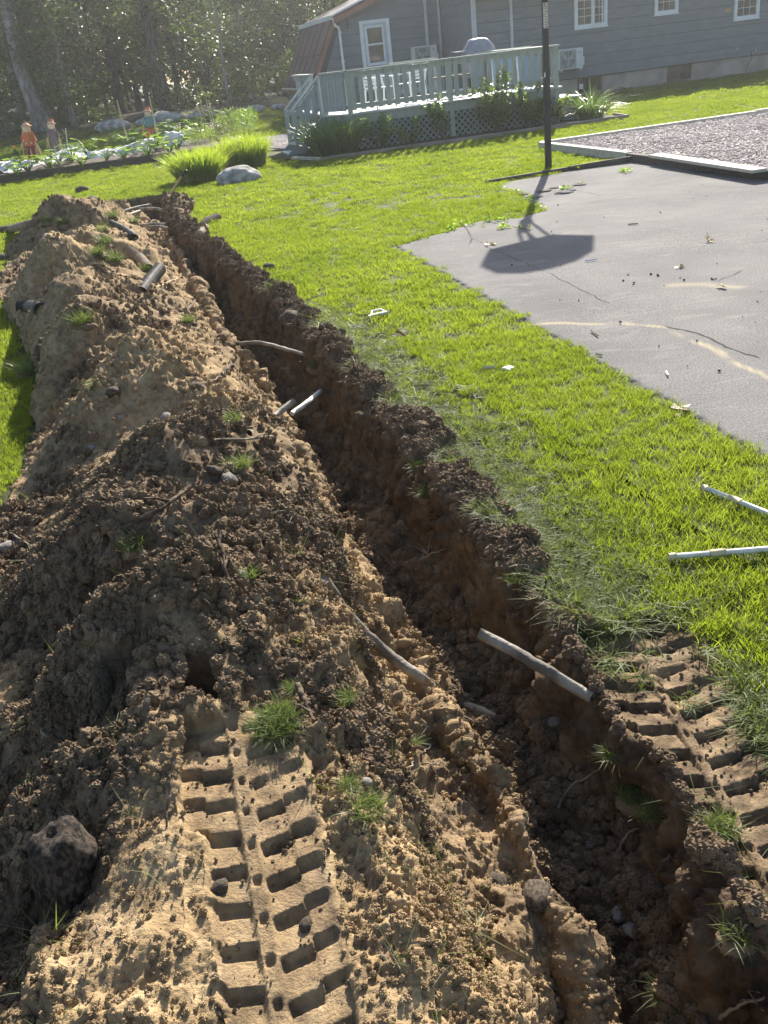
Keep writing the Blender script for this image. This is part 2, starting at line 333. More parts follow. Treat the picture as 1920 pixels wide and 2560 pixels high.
def blades(name, n, R, h, w, bend, mt, seg=2, lean=0.35, seed=0, square=False, zlo=0.0, flatten=1.0, hv=0.35):
    """n tapered blades rooted in a disc (or square) of radius R"""
    g = np.random.default_rng(seed+100)
    if square: bx = g.uniform(-R, R, n); by = g.uniform(-R, R, n)
    else:
        a = g.uniform(0, 2*PI, n); r = R*np.sqrt(g.uniform(0, 1, n)); bx = r*np.cos(a); by = r*np.sin(a)
    hh = h*(1+hv*g.uniform(-1, 1, n)); ww = w*g.uniform(0.7, 1.2, n)
    az_ = g.uniform(0, 2*PI, n); ld = g.uniform(0, 2*PI, n); ln = lean*g.uniform(0, 1, n)**0.7; bd = bend*g.uniform(0.3, 1, n)
    V = []; lev = seg+1
    for k in range(lev):
        t = k/seg; reach = hh*(ln*t+bd*t*t); z = hh*t*np.sqrt(np.clip(1-(ln+bd*t)**2*0.5, 0.08, 1))*flatten+zlo
        cx = bx+np.cos(ld)*reach; cy = by+np.sin(ld)*reach; wd = ww*(1-t**1.6)*0.5+ww*0.06
        for s in (-1, 1): V.append(np.stack([cx+s*np.cos(az_)*wd, cy+s*np.sin(az_)*wd, z], 1))
    V = np.stack(V, 1).reshape(-1, 3); Fc = []
    base = np.arange(n)*(2*lev)
    for k in range(seg): Fc.append(np.stack([base+2*k, base+2*k+1, base+2*k+3, base+2*k+2], 1))
    me = np_mesh(name, V, np.concatenate(Fc)); me.materials.append(mt); return me

M['stonedark'] = mat('dark_muddy_stone', (0.022, 0.018, 0.015), 0.9, (0.13, 0.10, 0.075), 7, bump=0.9, bscale=38, lo=0.42, hi=0.62)
# ================================================================= LARGE STRUCTURE: the dug ground
def interp(t): 
    a = np.array(sorted(t)); return lambda y: np.interp(y, a[:, 0], a[:, 1])
# (y, x) curves across the ground
XB = interp([(-2, -1.9), (1, -1.85), (2, -1.85), (3, -1.85), (4.5, -1.97), (6.1, -2.22), (8, -3.05), (10.1, -4.0), (12.5, -4.55), (15.2, -5.15), (16.4, -4.9), (19, -5)])   # outer foot of the heap
XM = interp([(-2, 0.2), (0.8, 0.14), (1.1, 0.10), (1.45, 0.05), (1.67, 0.0), (2.4, -0.12), (3.2, -0.22), (4.4, -0.5), (5.9, -0.88), (8.3, -1.62), (12.6, -2.75), (14.5, -3.35), (16, -3.95), (19, -5)])  # heap edge at trench
XW = interp([(-2, 0.77), (1.2, 0.75), (1.45, 0.73), (1.75, 0.69), (2.0, 0.63), (2.35, 0.585), (2.75, 0.49), (3.5, 0.30), (4.6, 0.07), (5.4, -0.12), (7, -0.52), (9.35, -1.22), (11.4, -1.95), (13.5, -2.55), (16, -3.05), (17.2, -3.05), (19, -3.1)])  # top of right wall
XC = interp([(-2, 1.15), (1.2, 1.15), (1.9, 1.08), (2.3, 0.70), (2.9, 0.61), (3.55, 0.50), (4.5, 0.27), (5.42, 0.03), (7, -0.32), (9.35, -1.03), (11.4, -1.72), (13.5, -2.3), (15, -2.45), (16, -2.9), (17.2, -3.0), (19, -3.1)])   # crumb strip / lawn edge
YEND = 17.25
def pw(px, py, z): return P(px, py, z)[:2]
CONES = [  # px, py, z, slope, stretch-x, stretch-y : overlapping heaps tipped by the bucket
    (150, 492, 0.62, 0.62, 1.0, 1.3), (205, 505, 0.5, 0.6, 0.9, 1.1), (130, 594, 0.60, 0.72, 1.0, 0.9), (215, 585, 0.5, 0.66, .8, 1.2), (177, 674, 0.60, 0.74, 1.1, 0.8), (300, 715, 0.36, 0.7, 1.0, 0.8), (200, 742, 0.60, 0.74, 1.1, 0.8), (140, 850, 0.24, 0.7, .9, 1.1),
    (330, 850, 0.58, 0.70, 1.15, 0.7), (480, 905, 0.34, 0.66, 0.9, 0.7), (430, 1075, 0.60, 0.66, 1.1, 0.8), (560, 1170, 0.44, 0.7, 0.9, 0.8), (330, 1230, 0.52, 0.72, 1.1, 0.7), (600, 1420, 0.36, 0.7, 1.0, 0.7), (250, 1490, 0.54, .75, .8, .6), (480, 1440, 0.56, .75, .9, .6), (420, 1290, .54, .75, .8, .7)]
CW = [(*pw(c[0], c[1], c[2]), *c[2:]) for c in CONES]
HOLE = P(495, 1700, 0.45)[:2]
TRK = (P(575, 1780, 0.43), P(690, 2500, 0.34))     # left print centre line
TR2 = (P(1560, 1560, 0.0), P(1880, 2120, 0.0), P(2050, 2450, 0.0))
def heap(x, y):
    xb, xm = XB(y), XM(y); w = xm-xb; s = (x-xb)/w; inside = sm(s/0.02)*sm((1-s)/0.02)
    hmax = np.interp(y, [-2, 0.9, 1.6, 2.4, 3.3, 5, 8, 12, 15, 16.3, 16.6], [0.3, 0.34, 0.44, 0.50, 0.50, 0.46, 0.46, 0.45, 0.42, 0.25, 0])
    prof = np.interp(s, [0, 0.12, 0.3, 0.45, 0.62, 0.8, 0.93, 1.0], [0, 0.10, 0.36, 0.70, 0.86, 0.70, 0.40, 0.20])
    nearp = np.interp(s, [0, 0.15, 0.35, 0.55, 0.75, 0.92, 0.97, 1.0], [0, 0.12, 0.4, 0.92, 1.0, 0.86, 0.62, 0.35])
    k = sm((y-2.3)/0.6); z = hmax*(nearp*(1-k)+prof*k)
    z = z*(1-0.30*sm((y-2.5)/0.5))
    for cx, cy, cz, sl, sx, sy in CW:
        dx = (x-cx)*sx; dx = np.where(dx < 0, dx*1.25, dx); dy = (y-cy)*sy; dy = np.where(dy < 0, dy*1.25, dy*0.75)
        d = np.sqrt(dx*dx+dy*dy+0.006)
        c = cz+0.05-sl*d*(1+0.12*np.sin(np.arctan2(dy, dx)*3+cx*5))
        z = np.logaddexp(z*45, c*45)/45
    # near bank: steep dark face on the left, then the flat shelf with the track print
    kk = sm((2.95-y)/0.3)
    face = sm((x-(-1.45+0.25*np.sin(y*3)))/0.7)
    z = z*(1-kk)+z*kk*(0.35+0.65*face)
    # a fold that falls away towards the camera beyond the shelf
    fold = np.exp(-((y-(1.96+0.12*(x+0.8)))/0.13)**2)*sm((-0.64-x)/0.10)*sm((x+1.5)/0.3)
    z = z-0.30*fold+0.07*np.exp(-((y-2.24)/0.08)**2)*sm((-0.45-x)/0.2)*sm((x+1.3)/0.2)
    z = z-0.26*np.exp(-(((x+0.95)/0.20)**2+((y-1.50)/0.22)**2))
    z = z*sm(s/0.05)
    edge = sm((1.0-s)/0.03)
    return np.where((s > 0) & (s < 1), z*edge*sm((16.6-y)/0.5), 0)
def lug(s, t, half, pitch, rib):
    """print of a rubber track; s along, t across (m). returns depth"""
    row = np.where(t > 0, 1.0, 0.0); at_ = np.abs(t)
    ph = ((s+0.16*at_)/pitch+0.5*row) % 1.0
    ph = (ph+np.where(at_ > (half+rib)*0.55, 0.16, 0.0)*1.0) % 1.0
    pocket = sm((ph-0.02)/0.07)*sm((0.30-ph)/0.08)
    ramp = (ph-0.30)/0.70
    var = 0.75+0.55*perlin(s*6+3, t*9)+0.25*perlin(s*23, t*23); inrow = var*sm((at_-rib)/0.008)*sm((half-at_)/0.012)
    d = -0.012+0.013*np.clip(ramp, 0, 1)-0.015*pocket
    plate = np.where(at_ < rib, 0.004-0.011*sm((((s/pitch*1.0) % 1)-0.3)/0.1)*sm((0.62-((s/pitch) % 1))/0.1)*sm((rib*0.6-at_)/0.004), 0)
    return inrow*d+plate, sm((half+0.004-at_)/0.01)
def track_xy(x, y, a, b):
    ax_, ay_ = a[0], a[1]; dx, dy = b[0]-a[0], b[1]-a[1]; L = math.hypot(dx, dy); dx /= L; dy /= L
    return (x-ax_)*dx+(y-ay_)*dy, -((x-ax_)*dy-(y-ay_)*dx), L
def base(x, y, full=False):
    x = np.asarray(x, float); y = np.asarray(y, float)
    wob = 0.05*perlin(x*0+y*2.3, y*0+3.1)+0.03*perlin(y*7.0, y*0+9.0)+0.012*perlin(y*19.0, y*0+2.0)
    xw = XW(y)+wob; xm = XM(y)+0.7*wob+.012*perlin(y*13+5, y*0); xc = XC(y)
    g = tz(x, y)
    endm = sm((YEND-y)/0.10+0.5)
    dep = np.interp(y, [1, 2, 4, 9, 14], [0.40, 0.36, 0.36, 0.42, 0.46])+0.05*perlin(y*1.1, y*0+1.7)
    # trench cross-section
    ro = 0.24 if True else 0
    rid = np.interp(y, [0.8, 1.2, 1.6, 2.0, 2.4, 3.0, 4.0, 6, 10, 16], [0.25, 0.31, 0.33, 0.29, 0.25, 0.17, 0.14, 0.20, 0.34, 0.42])+0.03*perlin(y*5, x*0+3)
    rid = rid
    q = (x-xm)
    w = np.maximum(xw-xm, 0.3)
    ledge_z = -0.20+0.05*perlin(y*3.1, x*2)
    t0 = -0.08*sm(q/0.05)                                           # drop from heap edge to ledge
    ledge = t0+(ledge_z+0.09)*sm((q-0.02)/np.maximum(rid*.8, .08))+0.06*np.exp(-((q-rid+0.02)/0.035)**2)+0.04*perlin(x*9+2, y*6)-0.16*sm((1.55-y)/.3)*sm((q-.05)/.2)
    floor = -dep+0.05*perlin(x*6, y*6)+0.03*perlin(x*14, y*14)+0.03*sm((1.3-y)/.4)
    tr = ledge*(1-sm((q-rid)/0.07))+floor*sm((q-rid)/0.07)
    wo = 0.05*perlin(y*4, y*0+5)+0.03*perlin(y*11, y*0+15)
    wl = 0.22*sm((x-(xw-np.interp(y, [2, 4], [0.17, 0.24])-wo))/0.12)+0.78*sm((x-(xw-0.10-wo))/0.11)
    tr = tr*(1-wl)
    tr = np.where(x > xw+0.02, 0, tr)*endm
    hp = heap(x, y)
    z = np.where(x < xm, hp, tr)
    # crumbs thrown up along the right edge
    cs = (x-xw)/np.maximum(xc-xw, 0.05)
    hc = np.interp(y, [-1, 2.2, 2.6, 3, 6, 10, 14, 15.5, 17], [0.015, 0.015, 0.03, 0.055, 0.08, 0.10, 0.13, 0.20, 0.0])
    crumb = np.where((cs > -0.02) & (cs < 1.12), hc*np.maximum(np.sin(np.clip((cs+0.02)/1.14, 0, 1)*PI), 0)**0.6, 0)*(0.75+0.5*perlin(x*3+5, y*3))
    crumb = crumb*np.where((y < 2.6) & (x > xw+0.10), sm((y-2.45)/.15), 1)
    z = z+crumb
    sx, tx, L1 = track_xy(x, y, TRK[0], TRK[1])
    d1, m1 = lug(sx, tx, 0.142, 0.088, 0.017)
    m1 = m1*sm((sx+0.0)/0.03)
    plane = TRK[0][2]+(TRK[1][2]-TRK[0][2])*np.clip(sx/L1, -0.1, 2)-0.012
    lost = sm((tx-0.0)/0.02)*0
    lim = np.interp(sx, [0.15, 0.35, 0.5, 0.7], [0.16, 0.10, 0.075, 0.085])
    worn = np.where(tx < -0.02, sm((-tx-lim+0.03*perlin(x*14, y*14))/0.02), 0)   # crumbled outer part of the left row
    z = np.where(m1 > 0, z*(1-m1)+(plane+d1*(1-worn)+worn*0.02)*m1, z)
    # second print on the right, pressed into the lawn soil
    s2, t2, L2 = track_xy(x, y, TR2[0], TR2[1])
    d2, m2 = lug(s2, t2, 0.205, 0.105, 0.014)
    m2 = m2*sm((s2-0.0)/0.05)*sm((x-xw-0.015)/0.02)
    z = np.where(m2 > 0, z*(1-m2)+(-0.008+d2*1.5)*m2, z)
    # square pit pressed into the heap
    hx = (x-HOLE[0])+0.08*(y-HOLE[1]); hy = (y-HOLE[1])
    pit = sm((0.072-np.abs(hx))/0.008)*sm((0.115-np.abs(hy))/0.008)
    zp = 0.46-0.14*(1-0.55*sm((-hy-0.01)/0.02)-.25*sm((-hy-0.07)/0.012)); z = np.where(pit > 0, z*(1-pit)+np.minimum(z-.02, zp)*pit, z)
    z = z-0.0*pit*(1-0.60*sm((-hy-0.005)/0.02)-.25*sm((-hy-0.06)/0.012))
    if full: return z+g, dict(rid=rid, hp=hp, q=q, w=w, m1=m1*(1-worn), m2=m2, wl=wl, cs=cs, pit=pit, xw=xw, xm=xm, xc=xc, hc=hc)
    return z+g
def at(px, py, lift=0.0):
    v = ray(px, py); v = v/np.linalg.norm(v); t = np.arange(1.0, 45, 0.006)
    x = v[0]*t; y = v[1]*t; z = CH+v[2]*t
    zb = base(x, y); i = np.argmax(z < zb)
    return Vector((x[i], y[i], zb[i]+lift))
# patch limits (piecewise linear, shared with the lawn)
PY = np.array([-1.0, 1.0, 2.0, 3.0, 4.5, 6.1, 8.0, 10.1, 12.5, 15.2, 16.6, 18.6])
PLx = np.array([-2.7, -2.6, -2.5, -2.5, -2.6, -2.9, -3.5, -4.35, -4.95, -5.5, -5.4, -5.2]); PRx = np.array([1.6, 1.6, 1.6, 1.3, 0.9, 0.4, -0.1, -0.7, -1.4, -1.8, -2.1, -2.3])
rows = [-1.0]
while rows[-1] < 18.6:
    y = rows[-1]; d = math.sqrt(max(y, 0.6)**2+2.2); rows.append(y+(0.0026*d if y > 0.3 else 0.02))
rows[-1] = 18.6; rows = np.array(rows); NR = len(rows); NC = 720
u = np.linspace(0, 1, NC)
L_ = np.interp(rows, PY, PLx); R_ = np.interp(rows, PY, PRx)
kn = np.stack([L_, XB(rows)-0.0, XM(rows), XM(rows)+0.3*(XW(rows)-XM(rows)), XW(rows)-0.14, XW(rows)+0.03, np.minimum(XC(rows)+0.06, R_-0.05), R_], 1)
kn[:, 1] = np.minimum(np.maximum(kn[:, 1], np.where(rows < 3, -1.3, -99)), kn[:, 2]-0.5)
ku = np.array([0, 0.05, 0.50, 0.60, 0.69, 0.83, 0.96, 1.0])
X = np.stack([np.interp(u, ku, kn[i]) for i in range(NR)]); Y = np.repeat(rows[:, None], NC, 1)
Z, inf = base(X, Y, True)
# normals of the base, then clod relief along them
dZx = np.gradient(Z, axis=1)/np.maximum(np.gradient(X, axis=1), 1e-5); dZy = np.gradient(Z, axis=0)/np.gradient(Y, axis=0)
nl = np.sqrt(dZx**2+dZy**2+1); Nx, Ny, Nz = -dZx/nl, -dZy/nl, 1/nl
onheap = (X < inf['xm']) & (inf['hp'] > 0.006); intr = (X >= inf['xm']) & (X < inf['xw']+0.01) & (Y < YEND+0.05)
crumbz = (inf['cs'] > -0.05) & (inf['cs'] < 1.08) & (inf['hc'] > 0.001) & (Y < 17) & ~((Y < 2.5) & (X > inf['xw']+0.12))
soil = onheap | intr | crumbz | (inf['m2'] > 0.3)
soilf = np.where(soil, 1.0, 0.0)
for _ in range(3):   # soften the mask a little
    soilf[1:-1, 1:-1] = (soilf[:-2, 1:-1]+soilf[2:, 1:-1]+soilf[1:-1, :-2]+soilf[1:-1, 2:]+soilf[1:-1, 1:-1]*2)/6
flat = np.clip(inf['m1']+inf['m2']+inf['pit'], 0, 1)
def billow(sc, k): 
    n = perlin(X*sc+k, Y*sc-k, Z*sc+2*k); return 0.30-np.abs(n)
dist = np.sqrt(Y**2+2.5)
rough = 0.30+1.25*sm(1.1*perlin(X*1.9+3, Y*1.9)+0.5*perlin(X*5, Y*5+2)+0.5)
D = rough*(0.050*billow(4.5, 1.3)+0.034*billow(10, 2.7)+0.022*billow(23, 4.1)+0.014*billow(52, 5.9)) + 0.007*billow(120, 7.7)*(dist < 8)
D += 0.045*perlin(X*2.2, Y*2.2, Z*2.2)+0.035*(0.3-np.abs(perlin(X*2.6+8, Y*3.2)))*(dist > 4)+0.022*perlin(X*7+3, Y*7, Z*7)
wallm = intr & (inf['wl'] > 0.04) & (inf['wl'] < 0.99)
D = D+np.where(intr, 0.020*billow(18, 9.1)+0.013*billow(41, 3.1), 0)
D = np.where(wallm, D*0.9+0.022*perlin(Y*16+4*Z, Z*3)+0.014*billow(30, 6.6)+0.008*billow(70, 1.6)+0.03*perlin(Y*5, Z*6)+0.012*perlin(Y*40, Z*30), D)
amp = np.where(onheap, 1.05, np.where(intr, 1.0, 1.2))
amp = np.where(intr & (inf['q'] < inf['rid']+.05), 1.35, amp); amp = np.where(wallm, 1.1, amp)
amp = amp*(1-0.90*flat)*soilf
# sandy smooth zones
X = X+Nx*D*amp; Y = Y+Ny*D*amp; Z = Z+Nz*D*amp - 0.012*(1-soilf)
Z[:, 0] -= .03; Z[:, -1] -= .03; Z[0] -= .03; Z[-1] -= .03
# colour: how sandy, how damp
xs, ys = X, Y
q, w_ = inf['q'], inf['w']
sand = 0.46+0.42*perlin(xs*1.3+2, ys*1.1, 0.4)+0.4*perlin(xs*4, ys*4, 3.0)
def blob(px, py, z, rx, ry, v):
    cx, cy = P(px, py, z)[:2]; return v*np.exp(-(((xs-cx)/rx)**2+((ys-cy)/ry)**2))
sand += np.where(onheap, blob(620, 2200, .38, .20, .5, .75)+blob(1000, 2300, .3, .17, .35, .6)+blob(330, 2420, .35, .28, .16, .75)+blob(340, 900, .5, .45, .7, .6)+blob(250, 560, .5, .8, 2.6, .55)+blob(200, 640, .4, .8, 1.2, .35)
        +blob(300, 1520, .5, .25, .12, .5)+blob(850, 1560, .3, .10, .3, .45)+blob(720, 1500, .4, .2, .12, .25)-blob(400, 1250, .5, .6, .55, .35)-blob(200, 1750, .3, .35, .22, .6)-blob(100, 2100, .2, .35, .5, .7)-blob(850, 1780, .4, .18, .2, .3)-blob(230, 1150, .5, .5, .5, .3), 0)
sand += np.where(intr, np.where(q < inf['rid']+.03, 0.16, -0.22), 0)
sand += np.where(intr & (inf['wl'] > 0.02) & (inf['wl'] < 0.98), -0.05+0.35*sm((-0.16-Z)/0.08)+0.35*perlin(ys*4, Z*9), 0)
sand = np.where(crumbz & ~intr, 0.10+0.25*perlin(xs*3, ys*3)+0.35*sm((ys-12)/3), sand)
sand = np.where(inf['m1'] > 0.5, 0.62+0.2*perlin(xs*9, ys*9), sand); sand = np.where(inf['m2'] > 0.5, 0.20+0.2*perlin(xs*8, ys*8), sand)
sand = np.clip(sand, 0, 1)
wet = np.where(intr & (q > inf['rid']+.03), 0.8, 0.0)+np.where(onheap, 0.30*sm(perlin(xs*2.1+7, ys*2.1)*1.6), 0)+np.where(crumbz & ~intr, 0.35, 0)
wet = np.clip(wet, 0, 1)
idx = np.arange(NR*NC).reshape(NR, NC)
FQ = np.stack([idx[:-1, :-1], idx[:-1, 1:], idx[1:, 1:], idx[1:, :-1]], -1).reshape(-1, 4)
VV = np.stack([X, Y, Z], -1).reshape(-1, 3)
fm = onheap[:-1, :-1].reshape(-1)                    # faces of the heap
def sub(mask, name):
    Fm = FQ[mask]; us, inv = np.unique(Fm, return_inverse=True)
    return np_mesh(name, VV[us], inv.reshape(-1, 4), True, {'sand': sand.ravel()[us], 'wet': wet.ravel()[us], 'grassy': (1-soilf).ravel()[us]})
# soil material of the patch turns into turf soil where no digging reached
sp = M['soil']; nt = sp.node_tree; b_ = nt.nodes['Principled BSDF']; src = b_.inputs['Base Color'].links[0].from_socket
ga = nt.nodes.new('ShaderNodeAttribute'); ga.attribute_name = 'grassy'; gm = nt.nodes.new('ShaderNodeMixRGB'); gm.inputs[2].default_value = (0.06, 0.065, 0.025, 1)
nt.links.new(ga.outputs['Fac'], gm.inputs[0]); nt.links.new(src, gm.inputs[1]); nt.links.new(gm.outputs[0], b_.inputs['Base Color'])
tag(link('trench', sub(~fm, 'trench'), M['soil']), kind='structure')
tag(link('soil_heap', sub(fm, 'soil_heap'), M['soil']), 'long heap of sandy brown dug soil piled along the left side of the trench', 'soil heap')
# ---- lawn round the patch: strips joined to its limits
LY = np.unique(np.concatenate([np.linspace(-25, -1, 10), PY, np.linspace(-1, 18.6, 60), np.linspace(18.6, 60, 90), np.linspace(60, 220, 12)]))
def strip(xl, xr, n=40):
    t = np.linspace(0, 1, n); return xl[:, None]+(xr-xl)[:, None]*t
def gridf(nr, nc, o=0):
    i = np.arange(nr*nc).reshape(nr, nc)+o; return np.stack([i[:-1, :-1], i[:-1, 1:], i[1:, 1:], i[1:, :-1]], -1).reshape(-1, 4)
lv = []; lf = []; o_ = 0
def addgrid(gx, gy):
    global o_
    gz = tz(gx, gy); lv.append(np.stack([gx, gy, gz], -1).reshape(-1, 3)); lf.append(gridf(*gx.shape, o_)); o_ += gx.size
ym = LY[(LY >= -1) & (LY <= 18.6)]
addgrid(strip(np.full(len(ym), -30.0), np.interp(ym, PY, PLx)), np.repeat(ym[:, None], 40, 1))
addgrid(strip(np.interp(ym, PY, PRx), np.full(len(ym), 30.0)), np.repeat(ym[:, None], 40, 1))
for ys_ in (LY[LY <= -1], LY[LY >= 18.6]):
    addgrid(np.repeat(np.linspace(-140, 140, 281)[None], len(ys_), 0), np.repeat(ys_[:, None], 281, 1))
for s in (-1, 1): addgrid(np.repeat(np.linspace(30*s, 140*s, 30)[None][:, ::s], len(ym), 0), np.repeat(ym[:, None], 30, 1))
tag(link('lawn_ground', np_mesh('lawn_ground', np.concatenate(lv), np.concatenate(lf), True), M['turf']), kind='structure')
# ---- forest floor
ff = np.linspace(-60, 60, 60); fy = np.linspace(37, 120, 40); gx = np.repeat(ff[None], 40, 0); gy = np.repeat(fy[:, None], 60, 1)+1.2*np.sin(gx*0.35)*(np.arange(40) == 0)[:, None]
gz = tz(gx, gy)+0.02
tag(link('forest_floor', np_mesh('forest_floor', np.stack([gx, gy, gz], -1).reshape(-1, 3), gridf(40, 60), True), M['duff']), kind='structure')
# ================================================================= pavement
def poly_px(l, z=0.0): return [P(a, b, z)[:2] for a, b in l]
pc = P(990, 618)[:2]; pe = P(1920, 1155)[:2]; dx_, dy_ = pe[0]-pc[0], pe[1]-pc[1]
PAV = [pc]+[(pc[0]+dx_*1.7, pc[1]+dy_*1.7), (14, pc[1]+dy_*1.7), (14, 12.0)]+poly_px([(1920, 447), (1625, 403), (1600, 401), (1400, 434), (1225, 466), (1303, 481), (1312, 498), (1347, 518), (1357, 530), (1298, 548), (1199, 555), (1100, 587), (1060, 598)])
gx, gy = np.meshgrid(np.arange(0.2, 9.5, 0.028), np.arange(0.5, 14.9, 0.028)); nr, nc = gx.shape
def seg_d(x, y, pl):
    d = np.full(x.shape, 9.0)
    for (x1, y1), (x2, y2) in zip(pl[:-1], pl[1:]):
        t = np.clip(((x-x1)*(x2-x1)+(y-y1)*(y2-y1))/((x2-x1)**2+(y2-y1)**2), 0, 1); d = np.minimum(d, np.hypot(x-x1-t*(x2-x1), y-y1-t*(y2-y1)))
    return d
STL = poly_px([(1340, 812), (1450, 812), (1560, 812), (1660, 825), (1760, 862), (1830, 905), (1940, 960)])
jx = gx+0.05*perlin(gx*3, gy*3); jy = gy+0.05*perlin(gx*3+9, gy*3)
stain = np.exp(-(seg_d(jx, jy, STL)/(0.02+0.10*sm((gx-2.6)/1.2)))**2)*sm(perlin(gx*7, gy*7)+0.75)
stain = np.maximum(stain, 0.5*np.exp(-(seg_d(jx, jy, poly_px([(1680, 715), (1760, 715), (1840, 722)]))/0.05)**2))
gz = 0.010+0.005*perlin(gx*0.8, gy*0.8)
edge = 1-inpoly(gx+0.03*perlin(gx*6, gy*6), gy+0.03*perlin(gx*6+4, gy*6), PAV)
fq = gridf(nr, nc); keep = ~(edge.ravel()[fq].all(1).astype(bool)); gz = np.where(edge > 0, -0.03, gz)
fq = fq[keep]; us, inv = np.unique(fq, return_inverse=True)
pm = np_mesh('pavement', np.stack([gx, gy, gz], -1).reshape(-1, 3)[us], inv.reshape(-1, 4), True, {'stain': stain.ravel()[us]})
am = mat('old_asphalt', (0.140, 0.138, 0.140), 0.92, (0.215, 0.209, 0.205), 1.1, detail=10, bump=0.35, bscale=160, spec=0.1, lo=0.3, hi=0.72)
nt = am.node_tree; b_ = nt.nodes['Principled BSDF']; src = b_.inputs['Base Color'].links[0].from_socket
vz = nt.nodes.new('ShaderNodeTexNoise'); vz.inputs['Scale'].default_value = 95; vz.inputs['Detail'].default_value = 3
geo = nt.nodes.new('ShaderNodeNewGeometry'); nt.links.new(geo.outputs['Position'], vz.inputs['Vector'])
rp = nt.nodes.new('ShaderNodeValToRGB'); rp.color_ramp.elements[0].position = 0.35; rp.color_ramp.elements[1].position = 0.68; rp.color_ramp.elements[0].color = (0.62, 0.62, 0.62, 1); rp.color_ramp.elements[1].color = (1.35, 1.33, 1.3, 1)
nt.links.new(vz.outputs[0], rp.inputs[0]); m1_ = nt.nodes.new('ShaderNodeMixRGB'); m1_.blend_type = 'MULTIPLY'; m1_.inputs[0].default_value = 1.0
nt.links.new(src, m1_.inputs[1]); nt.links.new(rp.outputs[0], m1_.inputs[2])
# long worn scuffs
sc2 = nt.nodes.new('ShaderNodeTexNoise'); sc2.inputs['Scale'].default_value = 2.6; sc2.inputs['Detail'].default_value = 9; sc2.inputs['Distortion'].default_value = 1.4
mp2 = nt.nodes.new('ShaderNodeMapping'); mp2.inputs['Scale'].default_value = (1, 3.2, 1); mp2.inputs['Rotation'].default_value = (0, 0, 0.35); nt.links.new(geo.outputs['Position'], mp2.inputs[0]); nt.links.new(mp2.outputs[0], sc2.inputs['Vector'])
rq = nt.nodes.new('ShaderNodeValToRGB'); rq.color_ramp.elements[0].position = 0.56; rq.color_ramp.elements[1].position = 0.74; rq.color_ramp.elements[0].color = (0, 0, 0, 1); rq.color_ramp.elements[1].color = (0.55, 0.55, 0.55, 1)
nt.links.new(sc2.outputs[0], rq.inputs[0]); m3_ = nt.nodes.new('ShaderNodeMixRGB'); m3_.inputs[2].default_value = (0.27, 0.255, 0.24, 1); nt.links.new(rq.outputs[0], m3_.inputs[0]); nt.links.new(m1_.outputs[0], m3_.inputs[1])
sa = nt.nodes.new('ShaderNodeAttribute'); sa.attribute_name = 'stain'; m2_ = nt.nodes.new('ShaderNodeMixRGB'); m2_.inputs[2].default_value = (0.42, 0.36, 0.24, 1)
nt.links.new(sa.outputs['Fac'], m2_.inputs[0]); nt.links.new(m3_.outputs[0], m2_.inputs[1]); nt.links.new(m2_.outputs[0], b_.inputs['Base Color'])
pav = tag(link('pavement', pm, am), kind='structure')
def crack(pxs, w, name='crack'):
    w = w*.7
    pts = []
    for (a, b) in zip(pxs[:-1], pxs[1:]):
        p, q_ = np.array(P(*a)[:2]), np.array(P(*b)[:2]); n = max(3, int(np.linalg.norm(q_-p)/0.05))
        for i in range(n): pts.append(p+(q_-p)*i/n+rng.normal(0, 0.008, 2))
    pts = np.array(pts); V = []; 
    for i, p in enumerate(pts):
        d = pts[min(i+1, len(pts)-1)]-pts[max(i-1, 0)]; d /= np.linalg.norm(d)+1e-9; n_ = np.array([-d[1], d[0]]); ww = w*rng.uniform(0.3, 1.2)*(0.3 if i in (0, len(pts)-1) else 1)
        for s in (-1, 1): V.append((*(p+n_*s*ww/2), 0.016+0.006*float(perlin(np.array([p[0]*.8]), np.array([p[1]*.8]))[0])-0.004))
    Fc = [(2*i, 2*i+1, 2*i+3, 2*i+2) for i in range(len(pts)-1)]
    link(name, np_mesh(name, V, Fc), M['gap'], pav)
crack([(1150, 557), (1172, 580), (1180, 605), (1165, 618)], 0.035)
crack([(1182, 598), (1230, 625), (1300, 655), (1370, 685), (1430, 715), (1530, 765)], 0.012)
crack([(1200, 555), (1250, 562), (1290, 572), (1345, 578)], 0.035)
crack([(1435, 478), (1500, 490), (1600, 482), (1720, 468), (1920, 472)], 0.012)
crack([(1660, 820), (1740, 835), (1830, 878), (1920, 905)], 0.02)
crack([(1790, 708), (1830, 692), (1862, 677)], 0.012); crack([(1395, 848), (1450, 874), (1480, 880)], 0.007)
crack([(1280, 720), (1330, 700), (1385, 695)], 0.005); crack([(1545, 925), (1550, 945)], 0.006); crack([(1600, 465), (1700, 440), (1760, 440)], 0.01)
crack([(1400, 480), (1440, 472)], 0.07)
# ================================================================= gravel bed and its timbers
gA = P(1350, 362, .08); gB = P(1900, 283, .08); gC = P(1905, 430, .08); gT = P(1640, 395, .08)
def ext(a, b, k): return (a[0]+(b[0]-a[0])*k, a[1]+(b[1]-a[1])*k, a[2])
gB2 = ext(gA, gB, 1.45); gC2 = ext(gA, gC, 1.5)
GRV = [gA[:2], gB2[:2], (gB2[0]+gC2[0]-gA[0], gB2[1]+gC2[1]-gA[1]), gC2[:2]]
gme = MB().add([(x, y, 0.075) for x, y in GRV], [(0, 1, 2, 3)][::1]).mesh('gravel_bed')
M['gravelbase'] = mat('gravel_base', (0.22, 0.19, 0.17), 0.95, (0.4, 0.35, 0.32), 30, bump=0.6, bscale=60)
tag(link('gravel_bed', gme, M['gravelbase']), kind='structure')
tb = thing('gravel_bed_border', 'pale weathered timber edging round the gravel area right of the post', 'timber border')
